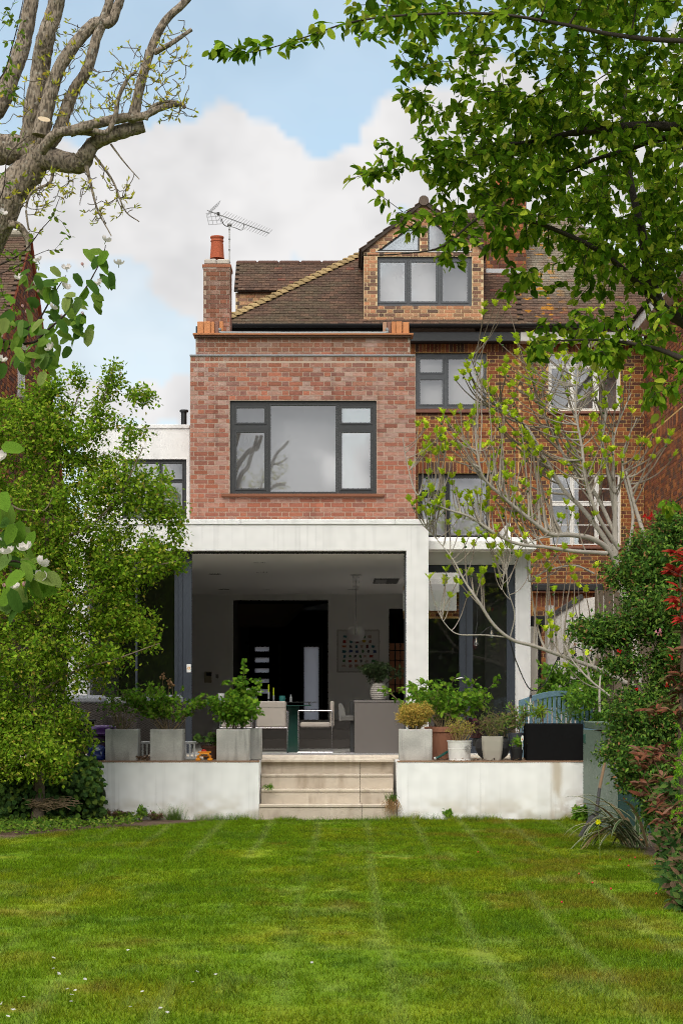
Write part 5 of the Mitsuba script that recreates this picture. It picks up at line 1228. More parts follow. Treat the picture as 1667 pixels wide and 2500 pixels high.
# old tree with thick bare limbs, upper left
ot = thing('old_tree', 'old tree with thick bare grey limbs and budding twigs at the upper left', 'tree')
wood = M(); nodes, rads = [], []; u = 18 / FOC * .86
for pts, r in (([(-260, 1200, 18.3), (-120, 760, 18.2), (-10, 530, 18), (30, 460, 18), (75, 410, 18), (95, 370, 18), (80, 350, 18)], [70, 62, 50, 42, 36]),
               ([(-140, 372, 18), (-40, 366, 18), (30, 362, 18), (70, 370, 18), (120, 385, 17.9), (190, 398, 17.7), (212, 372, 17.6), (230, 348, 17.6), (277, 326, 17.5), (320, 314, 17.5), (352, 306, 17.5)], [48, 42, 36, 28, 21, 20, 17]),
               ([(60, 370, 18), (75, 330, 17.95), (86, 250, 17.9), (98, 170, 17.9), (110, 96, 17.8), (134, 20, 17.8), (150, -60, 17.7)], [34, 30, 27, 26, 24, 20]),
               ([(-40, 300, 18.3), (0, 250, 18.3), (26, 190, 18.3), (52, 120, 18.3), (64, 70, 18.3), (80, -20, 18.3)], [28, 26, 23, 21]),
               ([(100, 330, 17.7), (112, 270, 17.7), (138, 180, 17.7), (175, 117, 17.7), (228, 58, 17.7), (268, 52, 17.7), (285, 20, 17.7), (305, -40, 17.7)], [26, 19, 17, 15, 12]),
               ([(120, 350, 17.8), (144, 318, 17.8), (176, 228, 17.8), (212, 170, 17.7), (234, 96, 17.7), (262, 20, 17.7), (275, -40, 17.7)], [20, 16, 14, 12]),
               ([(100, 368, 17.6), (138, 325, 17.5), (190, 318, 17.5), (232, 324, 17.5)], [16, 13, 10]),
               ([(170, 320, 17.4), (225, 303, 17.4), (300, 286, 17.4), (348, 282, 17.4), (392, 262, 17.4), (440, 252, 17.4), (452, 262, 17.4)], [15, 13, 9, 5]),
               ([(325, 306, 17.5), (338, 224, 17.5), (366, 128, 17.5), (400, 54, 17.5), (452, 2, 17.5), (475, -30, 17.5)], [17, 13, 11.5, 11, 10]),
               ([(378, 126, 17.5), (418, 104, 17.4), (468, 70, 17.4)], [8, 6.5, 5]), ([(228, 318, 17.3), (262, 320, 17.3), (282, 280, 17.3), (288, 240, 17.3), (312, 190, 17.3), (330, 175, 17.3)], [8, 7, 6, 3.5]),
               ([(355, 290, 17.4), (370, 262, 17.4), (395, 248, 17.4), (435, 246, 17.4)], [7, 5, 3.5]),
               ([(20, 545, 17.9), (48, 552, 17.9), (66, 580, 17.9), (70, 612, 17.9)], [11, 10, 6]), ([(110, 388, 17.7), (128, 402, 17.7), (122, 444, 17.7), (80, 465, 17.7), (64, 505, 17.7), (70, 560, 17.7)], [6, 4, 2.5]),
               ([(211, 404, 17.6), (221, 446, 17.6), (238, 510, 17.6), (272, 575, 17.6)], [6, 3, 1.5]), ([(228, 375, 17.6), (275, 440, 17.6), (305, 512, 17.6), (340, 540, 17.6)], [4, 2.4, 1.5]), ([(270, 350, 17.5), (303, 394, 17.5), (340, 436, 17.5)], [3, 2, 1.3])):
    p, r = guide(pts, np.array(r) * u); wood.tube(p, r * (1 + .10 * (meshkit.noise(p * 5) - .5)), (.3, .25, .2), 14, True, .04); nodes.append(p); rads.append(r)
M().add(*(lambda c: ([c + np.array([math.cos(a) * .055, -.012 + math.sin(a) * .03, math.sin(a) * .028 - math.cos(a) * .012]) for a in np.linspace(0, 6.28, 14)[:-1]], [[0, k, k + 1] for k in range(1, 12)]))(at(108, 290, 17.55)), (.55, .44, .30)).put('sawn_face', 'matt', ot, smooth=False)
wood.put('trunk', 'bark_old', ot)
tw = M(); lv = Leaves()
blobs = [(300, 190, 17.4, 110, 90, .5), (230, 250, 17.4, 110, 70, .5), (400, 200, 17.4, 80, 90, .4), (430, 110, 17.4, 45, 80, .3), (440, 260, 17.4, 50, 35, .3), (190, 430, 17.6, 90, 60, .4), (240, 500, 17.6, 60, 60, .3), (310, 480, 17.6, 40, 60, .3), (100, 470, 17.7, 80, 60, .4), (80, 250, 17.9, 90, 120, .4), (150, 120, 17.7, 60, 100, .3), (60, 560, 17.8, 40, 40, .2)]
YB = [(.30, .30, .03), (.24, .27, .03), (.34, .28, .05)]
def buds(p, t, ln):
    n = 5 if rng.random() < .55 else 0
    if n: lv.add(p[-1] + rng.normal(0, .008, (n, 3)), unit(unit(t[-1]) + rng.normal(0, .6, (n, 3)) + [0, 0, .35]), unit(rng.normal(size=(n, 3))), R(.028, .06, n), R(.010, .02, n), pick(YB, n))
grow(tw, np.vstack(nodes), np.concatenate(rads), blobpts(blobs, 520), (.15, .125, .10), buds, rk=.016, rtip=.0036, sag=-.12, wob=.30, step=.05, sides=4)
tw.put('twigs', 'bark', ot, kind='stuff')
lv.build(M(), 'lance').put('crown', 'leaf', ot, label='yellow green opening buds on the twigs')

# quince in the left foreground, its leaves and blossoms as parts
qt = thing('quince_tree', 'quince branches with large leaves and white blossom in the left foreground', 'tree')
wood = M(); nodes, rads = [], []
for pts, r in (([(-160, 800, 9.6), (0, 829, 9.5), (42, 841, 9.5), (74, 797, 9.5), (98, 775, 9.5), (127, 724, 9.5), (161, 671, 9.5)], [.014, .009, .006, .004, .002]),
               ([(42, 841, 9.5), (85, 833, 9.5), (110, 810, 9.45), (153, 773, 9.4), (185, 737, 9.4), (215, 693, 9.4), (234, 659, 9.4), (251, 625, 9.4), (258, 597, 9.4)], [.006, .005, .0035, .002]),
               ([(0, 854, 9.5), (40, 850, 9.5), (81, 866, 9.4), (118, 872, 9.3)], [.004, .003, .002]), ([(-80, 1360, 6.6), (0, 1372, 6.6), (40, 1370, 6.6), (75, 1385, 6.6), (100, 1400, 6.6)], [.006, .004, .002]),
               ([(-100, 690, 9.8), (0, 645, 9.8), (40, 625, 9.8), (70, 600, 9.8), (100, 560, 9.8), (125, 530, 9.8), (147, 478, 9.8)], [.006, .004, .0025, .0015]), ([(-60, 690, 9.8), (30, 655, 9.8), (80, 625, 9.8), (120, 608, 9.8)], [.004, .002, .0015]),
               ([(-80, 240, 9.8), (0, 190, 9.8), (30, 110, 9.8), (50, 30, 9.8), (60, -20, 9.8)], [.005, .003, .002]), ([(-50, 560, 9.8), (5, 470, 9.8), (20, 380, 9.8), (70, 330, 9.8)], [.004, .003, .0015])):
    p, r = guide(pts, r); nodes.append(p); rads.append(r)
    if pts[0][1] == 1360: M().tube(p, r, (.045, .032, .028), 6).put('branch', 'bark', qt)
    else: wood.tube(p, r, (.045, .032, .028), 6)
small = Leaves(); sf = dress(small, 30, .034, .5, [(.09, .15, .015), (.13, .19, .02), (.07, .12, .015)], .1, .2)
grow(wood, np.vstack(nodes[4:]), np.concatenate(rads[4:]), blobpts([(120, 560, 9.8, 60, 70, .2), (60, 640, 9.8, 60, 40, .2), (20, 720, 9.8, 30, 70, .2), (30, 60, 9.8, 40, 60, .2), (20, 180, 9.8, 35, 60, .2), (30, 340, 9.8, 40, 40, .2), (20, 450, 9.8, 25, 50, .2), (40, 760, 9.8, 40, 40, .1)], 60), (.06, .045, .035), sf, rtip=.0012, wob=.2)
wood.put('branches', 'bark', qt); small.build(M(), 'big').put('young_leaves', 'leaf', qt, kind='stuff')
QL = []
for k in range(8):
    l = Leaves(); c = pick([(.075, .14, .018), (.10, .165, .025), (.05, .105, .02), (.12, .17, .05)], 1, .15); l.add([[0, 0, 0]], [[1, 0, 0]], [[0, 0, 1]], 1, R(.46, .6), c); QL.append(l.build(M(), 'round').shape('leaf'))
def frame(p, x, z, s):
    x = unit(x); y = unit(np.cross(z, x)); z = np.cross(x, y); m = np.eye(4); m[:3, :3] = np.stack([x, y, z], 1) * s; m[:3, 3] = p; return T4(m.tolist())
QP = blobpts([(180, 740, 9.4, 70, 80, .25), (110, 800, 9.4, 90, 70, .25), (245, 640, 9.4, 32, 60, .12), (60, 870, 9.4, 80, 50, .2), (110, 690, 9.4, 60, 40, .2), (30, 780, 9.4, 50, 60, .2)], 125)
for p in np.vstack([QP, blobpts([(40, 1340, 6.6, 60, 80, .1), (60, 1420, 6.5, 50, 50, .1), (5, 1250, 6.6, 20, 70, .1), (20, 1480, 6.6, 40, 50, .05), (80, 1380, 6.5, 40, 50, .08)], 42), [at(262, 610, 9.4), at(238, 640, 9.4), at(268, 660, 9.35), at(214, 700, 9.4), at(228, 740, 9.4), at(200, 790, 9.4), at(118, 860, 9.3), at(110, 905, 9.3), at(2, 1090, 6.6), at(4, 1200, 6.5)]]):
    d = unit(np.array([R(-.6, .7), R(-.3, .3), R(-1, .25)])); n = unit(np.array([R(-.6, .6), R(-1.2, -.2), R(.1, .9)]))
    scene[num(qt + '__leaf')] = {**QL[rng.integers(8)], 'to_world': frame(p, d, n, R(.062, .092))}
def blossom(open_):
    m = M(); pk = np.array([.78, .72, .70]) if open_ else np.array([.72, .46, .46])
    for k in range(5):
        a = k * 1.2566; ca, sa = math.cos(a), math.sin(a); v, f = [], []
        for t in np.linspace(0, 1, 5):
            rr = (.15 + .85 * math.sin(t * 1.5)) if open_ else .42 * math.sin(t * 3.0) ** .7 + .02; z = (.75 * t ** 1.7 if open_ else t * 1.1)
            for w in (-1, -.4, .4, 1):
                b = w * (.62 if open_ else .5) * math.sin(math.pi * min(t + .12, 1) * .86) ** .7; x, y = rr, b * (rr if not open_ else .85)
                v.append([x * ca - y * sa, x * sa + y * ca, z + .12 * w * w])
        f = [[r * 4 + c, r * 4 + c + 1, r * 4 + c + 5, r * 4 + c + 4] for r in range(4) for c in range(3)]; m.add(v, f, pk * R(.95, 1.05))
    m.tube([[0, 0, -.6], [0, 0, .05]], [.06, .1], (.12, .17, .03), 5)
    return m.shape('leaf')
BO, BC = blossom(True), blossom(False)
for X, Y, D, o in ((258, 588, 9.4, 1), (290, 645, 9.4, 1), (94, 637, 9.5, 1), (163, 656, 9.4, 1), (203, 648, 9.4, 0), (90, 696, 9.45, 1), (50, 680, 9.5, 1), (242, 694, 9.35, 1), (92, 713, 9.4, 0), (57, 750, 9.4, 0), (67, 764, 9.4, 0), (128, 752, 9.4, 1), (158, 700, 9.4, 1), (204, 767, 9.4, 0), (150, 772, 9.4, 0), (48, 850, 9.4, 1), (64, 854, 9.4, 1), (125, 850, 9.3, 1), (5, 808, 9.4, 1), (75, 880, 9.4, 0), (2, 880, 9.4, 1), (5, 520, 9.4, 1),
                   (18, 1352, 6.5, 1), (62, 1342, 6.5, 1), (100, 1378, 6.45, 1), (98, 1414, 6.5, 1), (12, 1433, 6.5, 0), (28, 1434, 6.5, 1), (58, 1432, 6.55, 0), (3, 1120, 6.6, 1), (3, 1325, 6.6, 1)):
    p = at(X, Y, D); scene[num(qt + ('__blossom' if o else '__flower_bud'))] = {**(BO if o else BC), 'to_world': frame(p, [R(-1, 1), R(-1, 1), 0], [R(-.5, .5), R(-.9, -.1), R(.2, .9)], R(.020, .026) if o else R(.011, .015))}

# big leafy bush on the left
lb = thing('leafy_tree', 'large bushy green tree covering the left end of the house', 'tree'); D = 25.9
wood = M(); nodes, rads = [], []
for pts, r in (([(90, 2030, 26), (95, 1900, 26), (80, 1750, 26), (90, 1550, 26), (110, 1350, 25.9), (140, 1150, 25.9), (180, 1000, 25.9), (205, 930, 25.9)], [.09, .07, .05, .03, .012, .006]), ([(85, 1650, 26), (160, 1500, 25.8), (250, 1420, 25.7), (340, 1390, 25.6), (430, 1370, 25.6)], [.035, .022, .012, .005]),
               ([(90, 1550, 26), (30, 1400, 25.8), (0, 1250, 25.8), (-40, 1100, 25.8)], [.035, .02, .01]), ([(120, 1320, 25.9), (210, 1290, 25.7), (290, 1210, 25.6), (350, 1090, 25.6)], [.022, .014, .006]), ([(85, 1700, 26), (180, 1640, 25.7), (280, 1610, 25.6), (390, 1570, 25.6)], [.025, .014, .005]),
               ([(140, 1150, 25.9), (200, 1080, 25.8), (250, 980, 25.8), (278, 890, 25.8)], [.014, .009, .003]), ([(0, 1210, 25.2), (40, 1240, 25.1), (70, 1245, 25.1), (108, 1245, 25.1), (128, 1215, 25.1)], [.014, .012, .01, .005])):
    p, r = guide(pts, r); wood.tube(p, r, (.16, .125, .09), 7); nodes.append(p); rads.append(r)
blobs = [(60, 1050, D, 120, 100, .8), (170, 1060, D, 90, 80, .7), (255, 1000, D, 40, 60, .3), (110, 960, D, 55, 50, .4), (275, 920, D, 22, 46, .2), (345, 965, D, 38, 26, .25), (190, 925, D, 22, 32, .2), (120, 1240, D, 200, 150, .9), (280, 1170, D, 80, 90, .6), (370, 1215, D, 65, 70, .4), (430, 1250, D, 34, 30, .3), (325, 1060, D, 36, 30, .25),
         (110, 1430, D, 220, 140, .9), (300, 1370, D, 110, 90, .6), (390, 1345, D, 55, 40, .4), (440, 1300, D, 40, 16, .25), (425, 1375, D, 38, 22, .3), (110, 1600, D, 200, 110, .9), (300, 1515, D, 80, 60, .5), (350, 1540, D, 50, 20, .3), (270, 1620, D, 60, 32, .4), (370, 1580, D, 44, 10, .3), (60, 1760, D, 130, 80, .7), (160, 1740, D, 60, 40, .5), (20, 1850, D, 60, 60, .5)]
lv = Leaves(); LB = [(.105, .185, .012), (.14, .225, .016), (.06, .125, .010), (.18, .25, .022), (.085, .155, .012)]
fn = dress(lv, 60, .061, .62, LB, .08, .15, (0, -.35, .9), .7, [(.20, .24, .025), (.24, .20, .04), (.16, .22, .02)], mn=19, jit=.055)
grow(wood, np.vstack(nodes), np.concatenate(rads), blobpts(blobs + [(80, 1850, D - .5, 110, 60, .4), (170, 1800, D + .3, 60, 60, .4), (10, 1780, D, 60, 90, .5), (-160, 1350, D, 160, 300, 1.0), (-120, 1050, D, 120, 150, .8)], 4300), (.10, .075, .05), fn, rk=.010, rtip=.002, sag=.06, wob=.16, step=.09, sides=3)
wood.put('trunk', 'bark', lb); lv.build(M(), 'simple').put('crown', 'leaf', lb)

# ivy over the left end of the wall, and low growth before it
iv = thing('ivy', 'dark ivy draped over the left end of the garden wall', 'ivy'); wood = M(); lv = Leaves()
n = 5200; pts = blobpts([(100, 1935, 26.4, 150, 85, .55), (205, 1905, 26.5, 50, 70, .5), (20, 1960, 26.3, 120, 90, .5), (150, 1880, 26.6, 95, 50, .5), (230, 1960, 26.6, 25, 70, .4)], n)
pts = pts[pts[:, 2] > .03]; n = len(pts)
dr_ = unit(np.stack([R(-.7, .7, n), R(-.5, .1, n), R(-1, .2, n)], 1)); L = R(.045, .085, n)
lv.add(pts, dr_, unit(np.stack([R(-.5, .5, n), R(-1, -.3, n), R(.1, 1, n)], 1)), L, L * R(.8, 1.0, n), pick([(.030, .062, .016), (.042, .080, .018), (.025, .05, .016), (.07, .115, .02)], n))
lv.build(M(), 'big').put('leaves', 'leaf_gloss', iv, kind='stuff')
wood.mesh(trimesh.creation.icosphere(3), (.02, .028, .012)); wood.move(np.diag([.95, .30, .42, 1])); wood.move(np.array([[1, 0, 0, wx(80, 26.7)], [0, 1, 0, 26.75], [0, 0, 1, .33], [0, 0, 0, 1]], float)); wood.put('stems', 'matt', iv)  # single dark ellipsoid filling the gaps between the ivy leaves
gc_ = thing('ground_cover', 'low green weeds spreading over the soil below the ivy', 'ground cover', kind='stuff'); lv = Leaves(); n = 5200
gx_ = R(-4.6, -2.45, n); gy_ = R(24.2, 27.2, n); keep = (bed(gx_, gy_) > .6) & (meshkit.fbm(np.stack([gx_ * 2.5, gy_ * 2, gx_ * 0], -1), 3, 15) + .32 * (-gx_ - 3.2) > .46); gx_, gy_ = gx_[keep], gy_[keep]; n = len(gx_)
lv.add(np.stack([gx_, gy_, R(.01, .10, n)], 1), unit(np.stack([R(-1, 1, n), R(-1, .3, n), R(-.2, .8, n)], 1)), unit(np.stack([R(-.5, .5, n), R(-.8, .2, n), R(.4, 1, n)], 1)), R(.03, .07, n), R(.02, .045, n), pick([(.06, .12, .015), (.09, .16, .015), (.05, .09, .015), (.13, .17, .03)], n))
lv.build(M(), 'simple').put('leaves', 'leaf', gc_)
tp_ = thing('twig_pile', 'pile of dry pale twigs lying on the ivy', 'twigs'); tw = M(); c = at(125, 1968, 25.9)
for k in range(46):
    a = R(-1.1, 1.1) + (math.pi if R(0, 1) > .6 else 0); d = np.array([math.cos(a), R(-.3, .3), R(-.28, .28)]); p = c + np.array([R(-.22, .22), R(-.12, .12), R(-.03, .07)]); l = R(.07, .24)
    tw.tube(spline([p - d * l, p + [0, 0, R(-.02, .05)], p + d * l], 3), R(.0025, .005), np.array([.32, .23, .14]) * R(.5, 1.2), 4, False)
tw.put('twigs', 'matt', tp_, kind='stuff')

# fig tree
ft = thing('fig_tree', 'bare pale limbed fig tree with bright yellow green leaf tufts before the brown house', 'tree')
wood = M(); nodes, rads = [], []; PB = (.36, .325, .28)
for pts, r in (([(1560, 1760, 27.5), (1548, 1600, 27.6), (1536, 1491, 27.8), (1512, 1430, 27.9), (1503, 1369, 28), (1501, 1280, 28.1), (1502, 1220, 28.1), (1497, 1143, 28.2), (1500, 1060, 28.2), (1540, 960, 28.3)], [.11, .09, .075, .06, .05, .036, .022, .01]),
               ([(1530, 1440, 28), (1490, 1350, 27.8), (1445, 1315, 27.6), (1390, 1305, 27.4), (1343, 1303, 27.2), (1290, 1265, 27), (1230, 1215, 26.8), (1180, 1165, 26.6), (1164, 1100, 26.5)], [.06, .05, .04, .03, .014]),
               ([(1525, 1400, 28), (1480, 1320, 28.4), (1420, 1240, 28.6), (1375, 1195, 28.7), (1323, 1107, 28.8), (1282, 1040, 28.9), (1215, 985, 29), (1180, 950, 29), (1158, 905, 29), (1151, 860, 29)], [.055, .042, .036, .022, .008]),
               ([(1500, 1300, 28.1), (1450, 1200, 28.3), (1400, 1150, 28.5), (1355, 1070, 28.6), (1322, 1000, 28.6), (1300, 930, 28.6)], [.04, .032, .022, .01]),
               ([(1510, 1340, 27.8), (1460, 1260, 27.6), (1430, 1170, 27.5), (1420, 1090, 27.5), (1405, 1000, 27.5), (1410, 900, 27.5)], [.04, .034, .022, .01]),
               ([(1505, 1300, 28.3), (1490, 1180, 28.4), (1470, 1080, 28.5), (1480, 989, 28.6), (1468, 930, 28.6), (1440, 850, 28.6), (1426, 800, 28.6)], [.04, .036, .026, .012]),
               ([(1525, 1380, 28.2), (1545, 1260, 28.3), (1520, 1150, 28.4), (1525, 1090, 28.4), (1555, 1020, 28.5)], [.035, .028, .018, .008]), ([(1580, 1330, 28.2), (1548, 1230, 28.3), (1528, 1150, 28.4)], [.045, .035, .026]),
               ([(1480, 1350, 27.4), (1400, 1345, 27.1), (1330, 1335, 26.9), (1262, 1327, 26.7), (1205, 1300, 26.6), (1148, 1262, 26.5), (1086, 1241, 26.4), (1020, 1210, 26.3), (994, 1133, 26.3), (983, 1066, 26.3)], [.04, .032, .026, .02, .013, .006]),
               ([(1528, 1667, 27.4), (1462, 1634, 27.2), (1379, 1604, 27.0), (1304, 1577, 26.8), (1251, 1562, 26.7), (1205, 1525, 26.6), (1169, 1470, 26.5), (1135, 1420, 26.5), (1105, 1365, 26.5), (1065, 1315, 26.5), (1035, 1285, 26.5)], [.045, .036, .03, .026, .012, .006]),
               ([(1242, 1556, 26.7), (1180, 1550, 26.6), (1117, 1548, 26.5), (1086, 1522, 26.5), (1071, 1496, 26.5)], [.014, .01, .005]), ([(1245, 1558, 26.7), (1256, 1500, 26.6), (1240, 1440, 26.5), (1236, 1380, 26.5)], [.012, .009, .005]),
               ([(1464, 1740, 26.9), (1463, 1690, 26.9), (1466, 1640, 27)], [.022, .02, .014]), ([(1490, 1700, 26.6), (1440, 1660, 26.6), (1395, 1610, 26.6), (1372, 1560, 26.6)], [.02, .016, .008]),
               ([(1360, 1308, 27.3), (1300, 1320, 27), (1240, 1370, 26.8), (1225, 1440, 26.7)], [.018, .012, .006]), ([(1450, 1400, 27.8), (1400, 1380, 27.6), (1330, 1395, 27.4), (1290, 1420, 27.2)], [.02, .014, .006])):
    p, r = guide(pts, r, 5); r = r * .72; wood.tube(p, r * (1 + .12 * (meshkit.noise(p * 9) - .5)), np.array(PB) * (.85 + .3 * meshkit.noise(p * 4))[:, None], 9); nodes.append(p); rads.append(r)
lv = Leaves(); FC = [(.24, .33, .014), (.29, .37, .02), (.19, .28, .013), (.33, .385, .025)]; figs = M()
def figtuft(p, t, ln):
    e = p[-1]; n = rng.integers(4, 7); a = R(0, 6.28, n) ; d = unit(np.stack([np.cos(a), np.sin(a), R(.25, 1.5, n)], 1) + unit(t[-1]) * .5)
    lv.add(e + rng.normal(0, .008, (n, 3)), d, unit(np.stack([-np.cos(a), -np.sin(a), np.full(n, 1.0)], 1)), R(.070, .125, n), R(.05, .09, n), pick(FC, n, .18))
    if R(0, 1) < .35: s = trimesh.creation.icosphere(1); figs.add(np.asarray(s.vertices) * .016 + e - unit(t[-1]) * .05 + [R(-.02, .02), 0, 0], s.faces, (.03, .07, .015))
tg = blobpts([(1180, 950, 27.8, 90, 110, .8), (1300, 950, 28, 110, 130, .8), (1420, 900, 28, 110, 110, .8), (1500, 1000, 28.2, 90, 100, .6), (1300, 1120, 27.8, 150, 110, 1), (1120, 1080, 26.8, 110, 80, .5), (1060, 1130, 26.5, 80, 90, .4), (1450, 1130, 28, 130, 100, .8), (1200, 1230, 27, 150, 70, .6), (1080, 1260, 26.5, 90, 50, .4), (1330, 1280, 27.4, 130, 70, .6),
              (1180, 1330, 26.7, 110, 60, .4), (1300, 1400, 27, 110, 60, .5), (1130, 1440, 26.6, 90, 60, .3), (1400, 1450, 27.2, 70, 60, .4), (1600, 1110, 28.2, 50, 70, .3), (1360, 1560, 26.9, 60, 40, .2), (1480, 820, 28.5, 70, 60, .3), (1210, 790, 28.5, 40, 40, .2), (1420, 1640, 26.8, 50, 40, .2)], 470)
tg = tg + np.array([0, 0, .15])
grow(wood, np.vstack(nodes), np.concatenate(rads), tg, (.33, .295, .245), figtuft, rk=.017, rtip=.0056, sag=-.17, wob=.09, step=.1, sides=6, tipcol=(.15, .115, .085), maxr=.75, main=True)
wood.put('trunk', 'bark', ft); lv.build(M(), FIG).put('crown', 'leaf', ft); figs.put('figs', 'paint', ft, kind='stuff')

# evergreen shrub on the right
es = thing('evergreen_shrub', 'tall dark glossy evergreen shrub with small red flowers over the green store', 'shrub')
wood = M(); nodes, rads = [], []
for pts, r in (([(1640, 2010, 21), (1630, 1850, 21), (1640, 1650, 21.3), (1620, 1450, 21.6), (1600, 1300, 21.8)], [.05, .04, .03, .012]), ([(1632, 1800, 21), (1570, 1700, 21.2), (1520, 1610, 21.4), (1450, 1540, 21.6)], [.03, .018, .006]), ([(1630, 1900, 21), (1560, 1840, 21), (1500, 1780, 21)], [.025, .014, .006])):
    p, r = guide(pts, r); wood.tube(p, r, (.12, .09, .065), 6); nodes.append(p); rads.append(r)
blobs = [(1640, 1300, 21.8, 60, 60, .4), (1600, 1370, 21.7, 90, 70, .6), (1535, 1395, 21.7, 62, 40, .35), (1610, 1490, 21.5, 100, 80, .7), (1480, 1545, 21.5, 80, 40, .4), (1410, 1530, 21.6, 28, 16, .15), (1640, 1620, 21.3, 70, 80, .6), (1520, 1620, 21.4, 50, 34, .3), (1560, 1740, 21.2, 95, 65, .6), (1525, 1830, 21, 62, 60, .5), (1600, 1880, 20.9, 80, 80, .6), (1545, 1915, 20.9, 34, 26, .3), (1600, 1980, 20.9, 40, 40, .3), (1650, 1780, 21, 50, 80, .5), (1660, 1990, 20.8, 50, 60, .4)]
lv = Leaves(); EG = [(.030, .070, .013), (.040, .090, .016), (.062, .12, .018), (.024, .056, .012), (.085, .14, .022)]
fn = dress(lv, 80, .056, .48, EG, .1, .05, (0, -.3, 1), .8, [(.10, .165, .025), (.08, .14, .02), (.17, .08, .04)], mn=34, jit=.055)
grow(wood, np.vstack(nodes), np.concatenate(rads), blobpts(blobs, 1500), (.08, .055, .04), fn, rk=.010, rtip=.002, sag=.05, wob=.14, step=.07, sides=3)
wood.put('trunk', 'bark', es); lv.build(M(), 'simple').put('crown', 'leaf_gloss', es)
for X, Y, c in ((1582, 1263, 0), (1590, 1258, 0), (1576, 1259, 0), (1552, 1682, 0), (1610, 1740, 0), (1602, 1734, 0), (1628, 1676, 0), (1602, 1546, 1), (1612, 1540, 1), (1515, 1590, 0), (1640, 1602, 0)):
    l = Leaves(); n = 6; l.add(at(X, Y, 20.6) + rng.normal(0, .008, (n, 3)), rng.normal(size=(n, 3)), rng.normal(size=(n, 3)), .028, .018, [(.50, .012, .016), (.6, .25, .30)][c]); l.build(M(), 'round').put('flower', 'leaf', es)

# red leaved shrub
ph = thing('red_leaved_shrub', 'shrub with long glossy red and bronze leaves at the right edge', 'shrub'); wood = M(); lv = Leaves()
root = guide([(1680, 2060, 17.6), (1660, 1850, 17.6), (1665, 1600, 17.6), (1660, 1400, 17.6)], [.03, .02, .008]); wood.tube(*root, (.10, .07, .05), 6)
def rosette(p, t, ln):
    red = p[-1][2] > 2.2; n = rng.integers(7, 11); a = R(0, 6.28, n)
    lv.add(p[-1] + rng.normal(0, .01, (n, 3)), unit(np.stack([np.cos(a), np.sin(a), R(-.35, .9, n)], 1) + [-.25, -.1, 0]), unit(np.stack([R(-.3, .3, n), R(-.6, .1, n), R(.5, 1, n)], 1)), R(.08, .135, n), R(.026, .038, n), pick([(.26, .022, .016), (.2, .018, .014), (.17, .04, .02)] if red else [(.10, .038, .022), (.13, .05, .03), (.08, .045, .022), (.05, .065, .018), (.13, .07, .045)], n))
tg = blobpts([(1655, 1400, 17.6, 26, 60, .25), (1660, 1500, 17.6, 20, 50, .2), (1660, 1640, 17.6, 34, 60, .25), (1600, 1760, 17.5, 50, 30, .3), (1600, 1850, 17.4, 55, 40, .3), (1560, 1915, 17.4, 30, 20, .2), (1600, 1935, 17.3, 50, 40, .3), (1630, 1990, 17.3, 40, 40, .3), (1650, 1720, 17.5, 30, 40, .3)], 74)
grow(wood, root[0], root[1], tg, (.13, .06, .045), rosette, rk=.01, rtip=.003, sag=.1, wob=.12, step=.08)
wood.put('stems', 'bark', ph); lv.build(M(), 'lance').put('crown', 'leaf_gloss', ph)
bg = thing('bright_shrub', 'bright green fine leaved shrub at the lower right edge', 'shrub'); wood = M(); lv = Leaves()
root = guide([(1700, 2080, 15.4), (1690, 1950, 15.4), (1680, 1800, 15.4)], [.02, .014, .006]); wood.tube(*root, (.1, .08, .05), 6)
grow(wood, root[0], root[1], blobpts([(1660, 1800, 15.4, 20, 40, .15), (1665, 1880, 15.4, 34, 60, .2), (1660, 1980, 15.3, 34, 60, .2), (1690, 1900, 15.4, 50, 120, .3)], 110), (.08, .1, .03), dress(lv, 150, .028, .28, [(.13, .26, .015), (.17, .31, .02), (.10, .21, .015)], .05, -.3), rtip=.0015, sag=.05, step=.05)
wood.put('stems', 'bark', bg); lv.build(M(), 'simple').put('crown', 'leaf', bg)
ug = thing('undergrowth', 'dark low undergrowth under the shrubs at the lower right', 'undergrowth', kind='stuff'); lv = Leaves(); n = 2600
pts = blobpts([(1650, 2050, 18.6, 50, 50, .5), (1640, 2090, 18, 34, 30, .3), (1670, 2140, 16.6, 50, 60, .5), (1680, 2210, 15.6, 40, 40, .3), (1660, 1960, 19, 60, 60, .6), (1650, 2160, 16.2, 30, 20, .4)], n); pts[:, 2] = np.abs(pts[:, 2]) + .02
lv.add(pts, unit(np.stack([R(-1, 1, n), R(-1, .5, n), R(-.6, .8, n)], 1)), unit(np.stack([R(-.5, .5, n), R(-1, 0, n), R(.1, 1, n)], 1)), R(.05, .11, n), R(.025, .05, n), pick([(.022, .05, .013), (.03, .065, .016), (.05, .085, .018), (.09, .06, .035)], n)); lv.build(M(), 'big').put('leaves', 'leaf_gloss', ug)

